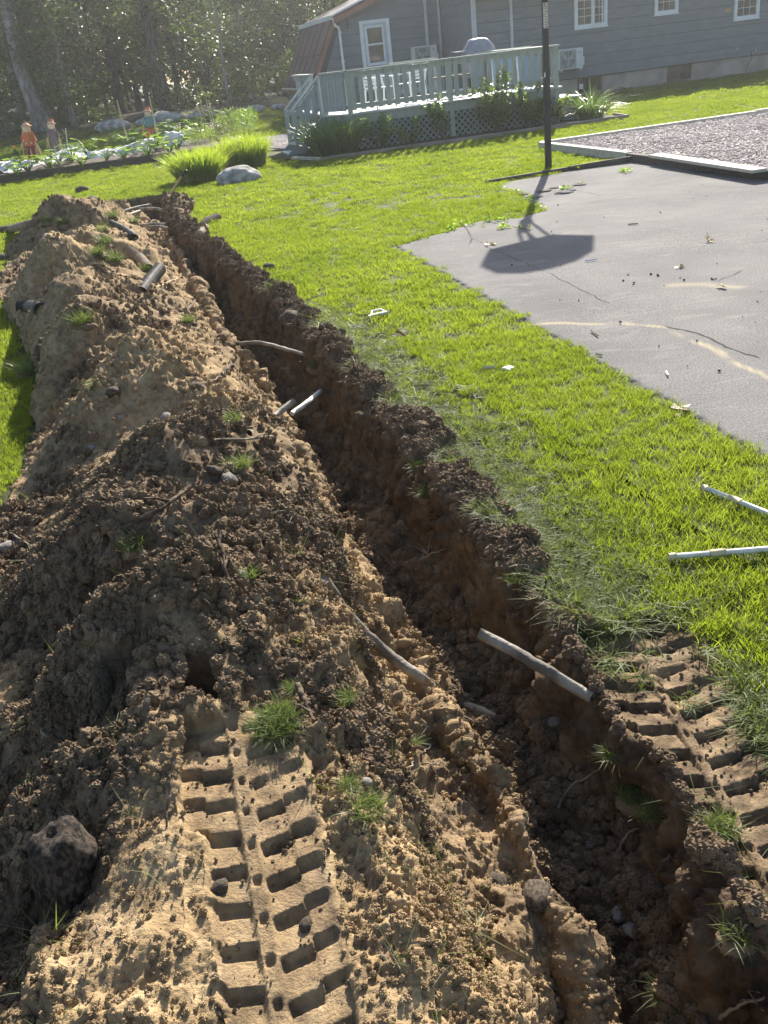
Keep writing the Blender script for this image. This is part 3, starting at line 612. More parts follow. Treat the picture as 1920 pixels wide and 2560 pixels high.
def beam(a, b, w, h, m, par, name='timber', dz=0.0):
    return MB().bar((a[0], a[1], a[2]+dz), (b[0], b[1], b[2]+dz), w, h).build(name, m, par)
def bev(o, w=0.006):
    md = o.modifiers.new('bevel', 'BEVEL'); md.width = w; md.segments = 2; return o
for k0, k1 in ((0.0, 0.30), (0.302, 0.62), (0.622, 0.98)): bev(beam(ext(gA, gB, k0), ext(gA, gB, k1), 0.13, 0.13, M['timberpale'], tb, dz=-0.01))
bev(beam(ext(gA, gB, 0.982), ext(gA, gB, 1.4), 0.13, 0.14, M['timberpale'], tb))
bev(beam(ext(gA, gC, 0.01), ext(gA, gC, 0.50), 0.13, 0.13, M['timberpale'], tb, dz=-0.01))
bev(beam(ext(gA, gC, 0.502), ext(gA, gC, 0.72), 0.12, 0.12, M['timberdark'], tb, dz=-0.02)); bev(beam(ext(gA, gC, 0.722), ext(gA, gC, 1.45), 0.12, 0.12, M['timberdark'], tb, dz=-0.02))
pl_ = bev(beam(P(1637, 388, .13), P(1900, 427, .13), 0.20, 0.04, M['timberpale'], None, 'timber_plank')); tag(pl_, 'loose pale plank lying on the timber border in front of the gravel', 'plank')
pb_ = thing('pavement_border', 'low dark timber board along the back edge of the pavement at the post', 'timber border')
bev(beam(P(1215, 462, -0.02), P(1420, 428, 0.0), 0.05, 0.12, M['timberdark'], pb_)); bev(beam(P(1421, 428, 0.0), P(1612, 397, 0.03), 0.05, 0.14, M['timberdark'], pb_))
# gravel stones
n = 26000; ab = rng.uniform(0, 1, (n, 2)); A0 = np.array(GRV[0]); U_ = np.array(GRV[1])-A0; V_ = np.array(GRV[3])-A0
gp = A0+ab[:, :1]*U_+ab[:, 1:]*V_; vis = gp[:, 0] < 0.52*gp[:, 1]+1.0; gp = gp[vis]
inn = (np.abs(ab[vis][:, 0]) > 0.012) & (ab[vis][:, 1] > 0.012); gp = gp[inn]
M['pebble'] = leafmat('gravel_stone', (0.26, 0.21, 0.19), (0.66, 0.58, 0.53), (0.2, 0.2, 0.2), (0.3, 0.3, 0.3), 0.0, 0.8, 0.3)
pebs = [lump_mesh(f'pebble_{i}', i+40, 1, 0.35, 0.6, M['pebble']) for i in range(4)]
scatter('gravel', np.c_[gp, 0.08+rng.uniform(-.005, .012, len(gp))], pebs, sc=rng.uniform(0.012, 0.03, len(gp)), label='pinkish grey gravel filling the timber framed area', cat='gravel', tilt=rng.uniform(-.6, .6, (len(gp), 2)))

KEEP = dict(rough=rough, q=q, nl=nl, flat=flat, sand=sand, soilf=soilf, onheap=onheap, intr=intr, crumbz=crumbz, inf=inf, X=X, Y=Y, Z=Z)
# ================================================================= HOUSE (local frame: x along the wall, y into the house)
house = thing('house', 'blue grey sided house with white trimmed windows and a brown gambrel roof end', 'house', tuple(HO), HA)
def hs(mb, name, m, par=house, bevel=0): 
    o = mb.build(name, m, par)
    if bevel: bev(o, bevel)
    return o
XR_ = 16.0
wallb = MB(); wallb.box(-4.08, XR_, 0.03, 8, 0.5, 2.98); wallb.prism([(-8.45, 0.5), (-4.08, 0.5), (-4.08, 4.0), (-4.7, 3.9), (-7.5, 2.95), (-8.45, 1.1)], 1, 3.03, 8.0)
hs(wallb, 'wall', M['sidingdark'])
fnd = MB(); fnd.box(-4.05, XR_-0.1, 0.06, 7.9, -0.7, 0.54); fnd.box(-8.4, -4.05, 3.06, 7.9, -0.7, 0.5); hs(fnd, 'foundation', M['concrete'])
def lap(x0, x1, z, y, x0t=None, x1t=None, h=0.292):
    """one clapboard: bottom edge proud, top tucked in"""
    x0t = x0 if x0t is None else x0t; x1t = x1 if x1t is None else x1t
    mb = MB(); b = y-0.030; t = y-0.012; z = z+0.014; zt = z+h-0.014
    mb.add([(x0, b, z), (x1, b, z), (x1t, t, zt), (x0t, t, zt), (x0, y+0.01, z), (x1, y+0.01, z), (x1t, y+0.01, zt), (x0t, y+0.01, zt)],
           [(0, 1, 2, 3), (7, 6, 5, 4), (0, 4, 5, 1), (3, 2, 6, 7), (0, 3, 7, 4), (1, 5, 6, 2)])
    return mb
wins = [(-0.99, 0.06, 1.84, 2.9), (1.6, 2.38, 1.95, 2.9), (4.28, 5.15, 1.555, 2.9), (7.2, 8.2, 1.7, 2.9)]
for k in range(9):
    z = 0.515+k*0.2915
    if z > 2.9: break
    hs(lap(-4.1, XR_, z, 0.0, h=min(0.292, 2.98-z)), 'siding_board', M['siding'])
def gx0(z): return float(np.interp(z, [0, 1.07, 2.93, 3.9, 4.4], [-8.45, -8.45, -7.52, -4.6, -3.2]))
for k in range(0, 13):
    z = 0.06+k*0.2915+(0.02)
    h = 0.292; 
    if z+0.02 > 3.85: break
    x0 = gx0(z); x0t = gx0(z+h); x1 = -4.1
    if x0 > -4.3: break
    hs(lap(x0, x1, z, 3.0, x0t, x1, h), 'siding_board', M['siding'])
for k in range(9):                                   # return wall between the two fronts
    z = 0.515+k*0.2915; mb = MB(); zt = z+0.304
    mb.add([(-4.128, 0, z), (-4.128, 3, z), (-4.106, 3, zt), (-4.106, 0, zt), (-4.09, 0, z), (-4.09, 3, z), (-4.09, 3, zt), (-4.09, 0, zt)], [(3, 2, 1, 0), (4, 5, 6, 7), (0, 1, 5, 4), (2, 3, 7, 6), (0, 4, 7, 3), (1, 2, 6, 5)])
    hs(mb, 'siding_board', M['siding'])
for k in range(4):                                   # low left side wall
    z = 0.06+k*0.2915; zt = min(z+0.304, 1.1); mb = MB()
    mb.add([(-8.49, 3, z), (-8.49, 8, z), (-8.468, 8, zt), (-8.468, 3, zt), (-8.45, 3, z), (-8.45, 8, z), (-8.45, 8, zt), (-8.45, 3, zt)], [(3, 2, 1, 0), (4, 5, 6, 7), (0, 1, 5, 4), (2, 3, 7, 6), (0, 4, 7, 3), (1, 2, 6, 5)])
    hs(mb, 'siding_board', M['siding'])
for x, y, w in ((-4.09, -0.02, 0.13), (-4.19, 2.95, 0.07)):
    hs(MB().box(x-w/2, x+w/2, y-0.03, y+0.03, 0.52, 3.2), 'corner_trim', M['whitetrim'])
# gambrel roof, left end
gb = 8.2; p0, p1 = (-8.52, 1.07), (-7.56, 2.90); dxr, dzr = (p1[0]-p0[0]), (p1[1]-p0[1]); ln_ = math.hypot(dxr, dzr); nx_, nz_ = -dzr/ln_, dxr/ln_
rows_ = [(0.0, 0.475), (0.485, 1.0)]
for r0, r1 in rows_:
    for k in range(5):
        ya = 2.93+k*1.06; yb = ya+1.045
        off = 0.05 if r0 == 0 else 0.062
        a_ = (p0[0]+dxr*r0+nx_*off, p0[1]+dzr*r0+nz_*off); b_2 = (p0[0]+dxr*r1+nx_*off, p0[1]+dzr*r1+nz_*off)
        a2 = (a_[0]-nx_*0.03, a_[1]-nz_*0.03); b2 = (b_2[0]-nx_*0.03, b_2[1]-nz_*0.03)
        hs(MB().prism([a_, b_2, b2, a2], 1, ya, yb), 'roof_panel', M['roof'])
        hs(MB().prism([(a_[0]+nx_*.025, a_[1]+nz_*.025), (b_2[0]+nx_*.025, b_2[1]+nz_*.025), b_2, a_], 1, yb-0.03, yb+0.01), 'panel_seam', M['roof'])
core = MB().prism([(p0[0], p0[1]), (p1[0], p1[1]), (-7.3, 2.9), (-8.2, 1.0)], 1, 2.96, gb); hs(core, 'roof_core', M['sidingdark'])
hs(MB().prism([(p0[0]-.02, p0[1]-.02), (p1[0]-.03, p1[1]), (p1[0]+0.10, p1[1]), (p0[0]+0.10, p0[1]-.02)], 1, 2.88, 2.93), 'rake_board', M['rake'])
hs(MB().box(-8.66, -8.44, 2.88, gb+0.1, 1.02, 1.06), 'eave_trim', M['timberpale'])
hs(MB().box(-8.62, -8.46, 2.92, gb, 0.93, 1.018), 'fascia', M['rake'])
# upper roof planes
def slab(pts, th, y0, y1, name, m):
    """pts [(x,z),(x,z)] roof plane extruded along y"""
    (xa, za), (xb, zb) = pts; return hs(MB().prism([(xa, za), (xb, zb), (xb, zb-th), (xa, za-th)], 1, y0, y1), name, m)
slab([(-7.68, 2.98), (-3.1, 4.52)], 0.06, 2.72, 8.6, 'roof', M['shingle']); slab([(-3.09, 4.52), (1.9, 3.02)], 0.06, 2.72, 8.6, 'roof', M['shingle'])
slab([(-7.6, 2.93), (-3.1, 4.44)], 0.17, 2.66, 2.72, 'rake_board', M['rake']); slab([(-3.09, 4.44), (1.8, 2.96)], 0.17, 2.66, 2.72, 'rake_board', M['rake'])
slab([(-7.68, 3.005), (-3.1, 4.545)], 0.05, 2.63, 2.70, 'drip_edge', M['white'])
hs(MB().prism([(-7.5, 2.95), (-3.1, 4.44), (1.8, 2.96)], 1, 3.0, 8.0), 'gable_core', M['siding'])
mb = MB().add([(-4.3, -0.5, 3.0), (XR_, -0.5, 3.0), (XR_, 4.5, 4.1), (-4.3, 4.5, 4.1), (-4.3, -0.5, 2.9), (XR_, -0.5, 2.9), (XR_, 4.5, 4.0), (-4.3, 4.5, 4.0)], [(0, 1, 2, 3), (7, 6, 5, 4), (0, 4, 5, 1), (1, 5, 6, 2), (3, 2, 6, 7), (0, 3, 7, 4)]); hs(mb, 'roof', M['shingle'])
mb = MB().add([(-4.3, 4.5, 4.1), (XR_, 4.5, 4.1), (XR_, 8.6, 3.1), (-4.3, 8.6, 3.1), (-4.3, 4.5, 4.0), (XR_, 4.5, 4.0), (XR_, 8.6, 3.0), (-4.3, 8.6, 3.0)], [(0, 1, 2, 3), (7, 6, 5, 4), (0, 4, 5, 1), (1, 5, 6, 2), (3, 2, 6, 7), (0, 3, 7, 4)]); hs(mb, 'roof', M['shingle'])
# gutter and downspouts
gut = MB().prism([(-7.70, 3.0), (-7.58, 3.0), (-7.60, 2.88), (-7.68, 2.88)], 1, 2.75, 8.6); hs(gut, 'gutter', M['white'])
def spout(pts, w=0.075, d=0.06):
    mb = MB()
    for a, b in zip(pts[:-1], pts[1:]): mb.bar(a, b, w, d, (0, 1, 0.01))
    o = hs(mb, 'downspout', M['white'], bevel=0.01); return o
spout([(-7.60, 2.80, 2.92), (-7.55, 2.82, 2.70), (-7.44, 2.88, 2.66), (-7.42, 2.93, 2.56), (-7.41, 2.93, 0.5)])
for z in (2.5, 1.7): hs(MB().box(-7.46, -7.36, 2.885, 2.965, z, z+0.03), 'strap', M['white'])
for x, y, zt in ((-4.62, 2.94, 3.7), (-2.965, -0.06, 2.95)):
    o = hs(MB().box(x-0.042, x+0.042, y-0.03, y+0.03, 0.85, zt), 'downspout', M['whitetrim'], bevel=0.008)
# windows
def window(x0, x1, z0, z1, y, cols, rows_, split=None, fw=0.075):
    fr = MB(); yo, yi = y-0.075, y-0.02
    fr.box(x0, x0+fw, yo, yi, z0, z1); fr.box(x1-fw, x1, yo, yi, z0, z1); fr.box(x0+fw, x1-fw, yo+.002, yi, z0, z0+fw*0.8); fr.box(x0+fw, x1-fw, yo+.002, yi, z1-fw, z1)
    fr.box(x0-0.02, x1+0.02, yo-0.02, yi, z0-0.03, z0-0.002)
    f = hs(fr, 'window', M['white'])
    parts = [(x0+fw, x1-fw)] if not split else [(x0+fw, split-0.02), (split+0.02, x1-fw)]
    for a, b in parts:
        sh = MB(); sw = 0.035; ys, ye = y-0.065, y-0.03
        sh.box(a+.002, a+sw, ys, ye, z0+.06, z1-.08); sh.box(b-sw, b-.002, ys, ye, z0+.06, z1-.08); sh.box(a+sw, b-sw, ys+.001, ye, z0+.06, z0+.1); sh.box(a+sw, b-sw, ys+.001, ye, z1-.12, z1-.08)
        hs(sh, 'sash', M['white'], f)
        hs(MB().box(a+sw, b-sw, y-0.042, y-0.034, z0+.1, z1-.12), 'pane', M['glass'], f)
        hs(MB().box(a+sw, a+sw+(b-a)*0.25, y-0.0335, y-0.031, z0+.1, z1-.12), 'curtain', M['curtain'], f)
        mu = MB()
        for i in range(1, cols): xx = a+sw+(b-a-2*sw)*i/cols; mu.box(xx-.006, xx+.006, y-.048, y-.043, z0+.1, z1-.12)
        for i in range(1, rows_): zz = z0+.1+(z1-z0-.22)*i/rows_; mu.box(a+sw, b-sw, y-.0485, y-.0435, zz-.006, zz+.006)
        if mu.v: hs(mu, 'muntin', M['white'], f)
    if split: hs(MB().box(split-.019, split+.019, y-.07, y-.02, z0+.061, z1-.08), 'mullion', M['white'], f)
    return f
window(-0.99, 0.06, 1.835, 2.88, 0, 2, 4, split=-0.40); window(1.60, 2.38, 1.95, 2.85, 0, 3, 3); window(4.28, 5.15, 1.555, 2.85, 0, 3, 5); window(7.2, 8.1, 1.7, 2.85, 0, 3, 4)
# open casement leaf of the left window
lf_ = MB(); lf_.bar((-0.42, -0.06, 1.90), (-0.16, -0.20, 1.90), .03, .035); lf_.bar((-0.42, -0.06, 2.78), (-0.16, -0.20, 2.78), .03, .035); lf_.bar((-0.17, -0.195, 1.90), (-0.17, -0.195, 2.78), .03, .03); lf_.bar((-0.42, -0.065, 1.90), (-0.42, -0.065, 2.78), .03, .03)
hs(lf_, 'open_sash', M['white'])
# back door window on the left front
dr = MB(); x0, x1, z1 = -6.78, -5.82, 2.76
dr.box(x0, x0+.10, 2.90, 2.975, .78, z1); dr.box(x1-.10, x1, 2.90, 2.975, .78, z1); dr.box(x0+.1, x1-.1, 2.903, 2.975, z1-.09, z1)
d_ = hs(dr, 'door', M['white']); hs(MB().box(x0+.1, x1-.1, 2.935, 2.97, .78, z1-.09), 'door_leaf', M['whitetrim'], d_)
dl = MB(); a, b = -6.62, -6.02
dl.box(a, a+.06, 2.90, 2.934, 1.5, 2.6); dl.box(b-.06, b, 2.90, 2.934, 1.5, 2.6); dl.box(a+.06, b-.06, 2.902, 2.934, 2.54, 2.6); dl.box(a+.06, b-.06, 2.902, 2.934, 2.06, 2.11); dl.box(a+.06, b-.06, 2.902, 2.934, 1.5, 1.58); hs(dl, 'door_sash', M['white'], d_)
for z0_, z1_ in ((1.58, 2.06), (2.11, 2.54)): hs(MB().box(a+.06, b-.06, 2.92, 2.93, z0_, z1_), 'pane', M['glass'], d_)
# basement windows
for x0, x1 in ((-0.85, -0.06), (2.17, 2.96), (7.4, 8.2)):
    z0, z1 = 0.10, 0.51; fr = MB(); fr.box(x0, x0+.03, .02, .07, z0, z1); fr.box(x1-.03, x1, .02, .07, z0, z1); fr.box(x0+.03, x1-.03, .022, .07, z0, z0+.03); fr.box(x0+.03, x1-.03, .022, .07, z1-.025, z1); xm_ = x0+.46*(x1-x0); fr.box(xm_-.012, xm_+.012, .024, .05, z0+.03, z1-.025)
    f = hs(fr, 'basement_window', M['rootdark']); hs(MB().box(x0+.03, x1-.03, .045, .058, z0+.03, z1-.025), 'pane', M['glass'], f)
    hs(MB().box(xm_-.006, xm_+.008, .020, .0235, z0+.03, z1-.025), 'muntin', M['timberpale'], f)
    if x0 < 0: 
        st = hs(MB().box(x0+.045, x0+.165, .038, .044, .20, .34), 'sticker', M['white'], f)
        for z in (.30, .265, .235): hs(MB().box(x0+.06, x0+.15, .036, .0375, z-.004, z+.004), 'print_line', M['acdark'], f)
# little yellow sign and fittings
sg = hs(MB().box(4.01, 4.17, -.04, -.03, 1.81, 1.89), 'yellow_sign', M['yellow'])
for x, w in ((4.04, .02), (4.07, .025), (4.105, .02), (4.135, .015)): hs(MB().box(x, x+w, -.043, -.0405, 1.835, 1.865), 'sign_mark', M['rootdark'], sg)
for x, z in ((4.46, .745), (5.12, .64)):
    sp_ = hs(MB().tube([(x, -.02, z), (x, -.09, z), (x, -.12, z-.03)], [.022, .02, .014], 8), 'outdoor_tap', M['acbody']); hs(MB().tube([(x-.03, -.07, z+.035), (x+.03, -.07, z+.035)], .008, 6), 'tap_handle', M['acgrille'], sp_)
hs(MB().tube([(5.0, -.03, .62), (5.02, -.06, .45), (4.9, -.04, .3), (4.85, -.03, .1), (4.9, -.05, 0.0)], .008, 6), 'cable', M['black'])
hs(MB().tube([(-7.17, 2.94, 2.86), (-7.13, 2.9, 2.78), (-7.15, 2.94, 2.6)], .014, 6), 'lamp_bracket', M['black'])
# ---- heat pump outdoor units
def ac(x, y, z, label):
    t = thing('heat_pump_unit', label, 'air conditioner', tuple(HO+E1*x+E2*y+np.array([0, 0, z])), HA, 'heat pump units on the house wall')
    bev(MB().box(-.40, .40, -.15, .14, 0, .55).build('casing', M['acbody'], t), .02)
    cx, cz, r = -.09, .275, .225
    rg = MB()
    rg.prism([(cx-.26, .03), (cx+.26, .03), (cx+.26, .52), (cx-.26, .52)], 1, -.158, -.149); rg.build('grille_plate', M['acgrille'], t)
    g2 = MB(); n = 28; 
    g2.add([(cx+r*math.cos(2*PI*k/n), -.160, cz+r*math.sin(2*PI*k/n)) for k in range(n)], [tuple(range(n))]); g2.build('fan_opening', M['acdark'], t)
    fb = MB()
    for k in range(3):
        a = k*2*PI/3
        fb.add([(cx+.03*math.cos(a+1.2), -.164, cz+.03*math.sin(a+1.2)), (cx+.2*math.cos(a), -.163, cz+.2*math.sin(a)), (cx+.2*math.cos(a+.75), -.168, cz+.2*math.sin(a+.75)), (cx+.03*math.cos(a+2), -.17, cz+.03*math.sin(a+2))], [(0, 1, 2, 3)])
    fb.build('fan', M['acgrille'], t)
    rn = MB()
    for rr_ in (.06, .10, .14, .18, .222):
        rn.tube([(cx+rr_*math.cos(2*PI*k/24), -.176, cz+rr_*math.sin(2*PI*k/24)) for k in range(25)], .0035, 4, cap=False)
    for k in range(8): a = k*PI/4; rn.bar((cx, -.176, cz), (cx+.225*math.cos(a), -.176, cz+.225*math.sin(a)), .006, .006, (0, 1, 0))
    rn.build('fan_guard', M['acbody'], t)
    lg = MB()                                        # three-lozenge emblem
    for k in range(3):
        a = PI/2+k*2*PI/3; c_, s_ = math.cos(a), math.sin(a); L_g, h_ = .042, .012
        lg.add([(.27+0*c_, -.1525, .43), (.27+L_g/2*c_-h_*s_, -.1525, .43+L_g/2*s_+h_*c_), (.27+L_g*c_, -.1525, .43+L_g*s_), (.27+L_g/2*c_+h_*s_, -.1525, .43+L_g/2*s_-h_*c_)], [(0, 1, 2, 3)])
    lg.build('emblem', M['acdark'], t)
    MB().box(.30, .405, -.10, .10, .08, .30).build('valve_cover', M['acbody'], t).location.x = .05
    for s in (-.3, .3):
        MB().box(s-.03, s+.03, -.17, .22, -.045, -.004).build('bracket', M['acbody'], t)
    return t
ac(-1.28, -.26, .79, 'white heat pump unit mounted low on the wall right of the black post')
ac(-4.83, 2.72, 1.33, 'white heat pump unit behind the deck railing between door and grill')
# ================================================================= DECK
deck = thing('wooden_deck', 'sage green wooden deck with balusters, lattice skirt and stairs on its left side', 'deck', tuple(HO), HA)
def dk(mb, name, m, par=deck): return mb.build(name, m, par)
YF = -7.5; XL, XRd = -9.62, -4.85; FZ = 0.76; YB = -3.4
# boards run from front to back; clipped left corner
nb = 44; SY_ = -6.85
for i in range(nb):
    x = XL-0.40+i*0.122
    if x > XRd+.05: break
    y0 = YF-0.05+max(0, (XL-x))*1.5
    dk(MB().box(x, x+.115, y0, YB, FZ-.035, FZ), 'deck_board', M['decktop'])
dk(MB().box(XL, XRd+.05, YF-.1, YF-.055, FZ-.03, FZ+.004), 'nosing', M['decktop'])
dk(MB().box(XL, XRd, YF-.03, YF+.01, FZ-.20, FZ-.038), 'rim_board', M['deck'])
dk(MB().bar((XL-.01, YF-.0, FZ-.12), (XL-.44, YF+.64, FZ-.12), .03, .16), 'rim_board', M['deckblue'])
dk(MB().bar((XL-.02, YF-.05, FZ-.01), (XL-.46, YF+.62, FZ-.01), .10, .035), 'nosing', M['decktop'])
def rail(a, b, zt, nbal, post_at, mm, balw=.095, base_z=FZ, cap=True):
    a = np.array(a, float); b = np.array(b, float); n_ = b-a; L = np.linalg.norm(n_); n_ /= L
    if cap: dk(MB().bar((*a, zt), (*b, zt), .15, .035), 'rail_cap', M['deck'])
    dk(MB().bar((*(a), zt-.075), (*(b), zt-.075), .035, .09), 'top_rail', mm); dk(MB().bar((*a, base_z+.13), (*b, base_z+.13), .035, .09), 'bottom_rail', mm)
    nr_ = np.array([n_[1], -n_[0]])
    bm_ = MB().box(-balw/2, balw/2, -.012, .012, base_z+.06, zt-.022).mesh('baluster'); bm_.materials.append(mm)
    ang_ = math.atan2(n_[1], n_[0])
    for i in range(nbal):
        p = a+n_*L*(i+.5)/nbal+nr_*.032
        o = bpy.data.objects.new('baluster', bm_); COL.objects.link(o); o.parent = deck; o.location = (p[0], p[1], 0); o.rotation_euler.z = ang_
    for t in post_at:
        p = a+n_*L*t; dk(MB().box(p[0]-.045, p[0]+.045, p[1]-.045, p[1]+.045, -.1, zt-.02), 'post', mm)
rail((XL+.02, YF), (XRd, YF), 1.57, 25, (0.0, .47, .985), M['deck'])
rail((XL-.40, YF+.62), (XL-.03, YF+.02), 1.57, 7, (.03,), M['deckblue'], .085)
rail((XL-.42, -5.7), (XL-.42, YB), 1.56, 16, (0, .5), M['deckblue'])

rail((-7.6, YB), (-6.35, YB), 1.56, 9, (0, 1), M['deckblue']); rail((-5.35, YB), (-3.75, YB), 1.56, 11, (0, 1), M['deckblue'])
rail((XRd, YF+.1), (XRd, YB-.1), 1.56, 18, (.5, 1.0), M['deckblue'])
dk(MB().box(XRd+.06, XRd+.5, YF-.1, YF+.9, .50, .535), 'step', M['decktop']); dk(MB().box(XRd+.1, XRd+.46, YF, YF+.8, -.1, .49), 'step_riser', M['deckblue'])
dk(MB().box(XL+.3, XRd-.3, YB-.05, YB, -.1, FZ-.036), 'rear_skirt', M['rootdark'])
# steep stairs down to the left
for i in range(4):
    z = FZ-.17*(i+1); dk(MB().box(XL-.52-.2*(i+1), XL-.52-.2*i-.005, -6.72, -5.82, z-.035, z), 'stair_tread', M['decktop'])
for yy in (-6.76, -5.78):
    dk(MB().prism([(XL-.46, FZ-.02), (XL-.46, FZ-.30), (XL-1.16, -.14), (XL-1.30, -.10), (XL-1.30, .08)], 1, yy-.02, yy+.02), 'stringer', M['deckblue'])
    dk(MB().bar((XL-.44, yy, 1.53), (XL-1.12, yy, .90), .10, .04), 'hand_rail', M['deckblue']); dk(MB().bar((XL-.44, yy, 1.40), (XL-1.10, yy, .78), .03, .09), 'top_rail', M['deckblue']); dk(MB().bar((XL-.44, yy, .98), (XL-1.10, yy, .36), .03, .09), 'stair_rail', M['deckblue'])
    dk(MB().box(XL-1.13, XL-1.04, yy-.045, yy+.045, -.1, .91), 'post', M['deckblue']); dk(MB().box(XL-.50, XL-.41, yy-.045, yy+.045, -.1, 1.50), 'post', M['deckblue'])
    for k in range(3): x = XL-.60-.16*k; zz = 1.36-.16*k*.92-.1; dk(MB().box(x-.045, x+.045, yy-.04, yy-.02, zz-.50, zz), 'baluster', M['deckblue'])
# lattice: crossing laths, each one a part, clipped to the skirt
def lattice(x0, x1, y, z0, z1, f):
    step = .135; w = .040; H_ = z1-z0
    dk(MB().box(x0, x1, y-.012, y+.012, z1-.03, z1+.03) if f == 0 else MB().bar((x0, y, z1), (x1, f, z1), .02, .05), 'lattice_rail', M['lattice'])
    n = int((x1-x0+H_)/step)+1
    for lay, sgn in ((0, 1), (1, -1)):
        for i in range(n+1):
            c = x0-H_*(1 if sgn > 0 else 0)+i*step
            a = (c, z0); b = (c+H_*sgn, z1)
            if sgn < 0: a = (c+0, z0); b = (c-H_, z1)
            pts = []
            for (px_, pz_), (qx, qz) in ((a, b),):
                t0, t1 = 0.0, 1.0; dx = qx-px_
                if abs(dx) > 1e-6:
                    ta, tb_ = (x0-px_)/dx, (x1-px_)/dx; t0 = max(t0, min(ta, tb_)); t1 = min(t1, max(ta, tb_))
                if t1-t0 < .04: continue
                A_ = (px_+dx*t0, pz_+(qz-pz_)*t0); B_ = (px_+dx*t1, pz_+(qz-pz_)*t1)
                yy = y-.008+.010*lay
                def wp(p): return (p[0], yy if f == 0 else y+(f-y)*(p[0]-x0)/(x1-x0)+.01*lay, p[1])
                dk(MB().bar(wp(A_), wp(B_), w, .007, (0, 1, 0)), 'lath', M['lattice'])
lattice(XL+.02, XRd, YF-.01, -.05, FZ-.19, 0); lattice(XL-.42, XL, YF+.60, -.05, FZ-.2, YF)
for x in np.arange(XL+.1, XRd, .9): dk(MB().box(x, x+.08, YF+.06, YF+.14, -.1, FZ-.2), 'post', M['rootdark'])
dk(MB().box(XL, XRd-.2, YF+.35, YF+.37, -.1, FZ-.2), 'skirt_shade_sheet', M['gap'])  # near-black sheet, its colour stands in for the shade under the deck
def hw(x, y, z=0.0): return tuple(HO+E1*x+E2*y+np.array([0, 0, z]))
# covered grill on the deck
gr = thing('covered_grill', 'barbecue grill under a grey vinyl cover standing on the deck by the wall', 'grill', hw(-5.05, YB+.45, FZ), HA)
g = MB(); n = 26; levs = [(0.25, .42, .26), (.6, .44, .28), (.8, .43, .28), (.92, .40, .24), (1.05, .30, .17), (1.12, .24, .12), (1.135, .1, .05)]
for lv_, (z, a, b) in enumerate(levs):
    for k in range(n):
        t = 2*PI*k/n; c, s = math.cos(t), math.sin(t); e = .55; fl = 1+.05*math.sin(5*t+lv_*.7)*(1-lv_/8)
        g.v.append((a*math.copysign(abs(c)**e, c)*fl, b*math.copysign(abs(s)**e, s)*fl, z+.012*math.sin(3*t+lv_)))
for l in range(len(levs)-1):
    for k in range(n): g.f.append((l*n+k, l*n+(k+1) % n, (l+1)*n+(k+1) % n, (l+1)*n+k))
g.f.append(tuple((len(levs)-1)*n+k for k in range(n)))
g.build('cover', M['cover'], gr, True)
for sx in (-.34, .34):
    for sy in (-.18, .18): MB().box(sx-.02, sx+.02, sy-.02, sy+.02, 0, .3).build('leg', M['black'], gr)
MB().box(-.68, -.42, -.18, .18, .86, .89).build('side_shelf', M['acgrille'], gr)
MB().box(-5.7-.0, -5.2, YB-.2, YB+.1, 1.2, 1.22)
# ground steps for the grill: rear landing
dk(MB().box(-6.3, -3.7, YB+.002, YB+.95, FZ-.05, FZ-.005), 'landing', M['decktop'])
for x in (-6.25, -5.0, -3.8): dk(MB().box(x, x+.09, YB+.8, YB+.89, -.1, FZ-.052), 'post', M['deckblue'])
# furniture glimpsed through the balusters
def chair(x, y, rz, label, m):
    t = thing('patio_chair', label, 'chair', hw(x, y, FZ), HA+rz, 'patio chairs on the deck')
    for sx in (-.24, .24):
        MB().bar((sx, -.24, 0), (sx, -.22, .60), .03, .03).build('leg', m, t); MB().bar((sx, .26, 0), (sx, .20, .42), .03, .03).build('leg', m, t); MB().bar((sx, -.26, .60), (sx, .24, .62), .05, .025).build('armrest', m, t)
        MB().bar((sx, .2, .4), (sx, .34, .78), .03, .03).build('back_frame', m, t)
    for k in range(5): MB().box(-.22, .22, -.22+.09*k, -.15+.09*k, .40, .415).build('seat_slat', m, t)
    for k in range(5): z = .47+.065*k; MB().box(-.22, .22, .205+.022*k+.01, .225+.022*k+.01, z, z+.045).build('back_slat', m, t)
    return t
chair(-8.75, YF+.7, .3, 'white slatted patio chair behind the left balusters', M['white']); chair(-7.9, YF+1.2, -2.6, 'white slatted patio chair near the middle of the deck', M['white'])
tbx = thing('patio_table', 'dark low patio table between the white chairs on the deck', 'table', hw(-6.9, YF+1.3, FZ), HA)
MB().box(-.45, .45, -.3, .3, .42, .45).build('table_top', M['rootdark'], tbx)
for sx in (-.4, .4):
    for sy in (-.25, .25): MB().box(sx-.02, sx+.02, sy-.02, sy+.02, 0, .42).build('leg', M['rootdark'], tbx)
def lounge(x, label):
    t = thing('folded_lounge_chair', label, 'lounge chair', hw(x, YF+.55, FZ), HA, 'folded lounge chairs leaning on the rail')
    f = MB()
    f.tube([(-.26, 0, 0), (-.26, .1, .66), (-.2, .11, .7), (.2, .11, .7), (.26, .1, .66), (.26, 0, 0)], .014, 6); f.build('frame', M['white'], t)
    q = MB().add([(-.24, .0, .05), (.24, .0, .05), (.24, .1, .66), (-.24, .1, .66), (-.24, .006, .05), (.24, .006, .05), (.24, .106, .66), (-.24, .106, .66)], [(0, 1, 2, 3), (7, 6, 5, 4), (0, 3, 7, 4), (1, 5, 6, 2)]); q.build('sling', M['bluepl'], t)
    return t
lounge(-5.9, 'pale blue folded lounge chair behind the right balusters, nearer the middle post'); lounge(-5.3, 'pale blue folded lounge chair at the right end of the deck')
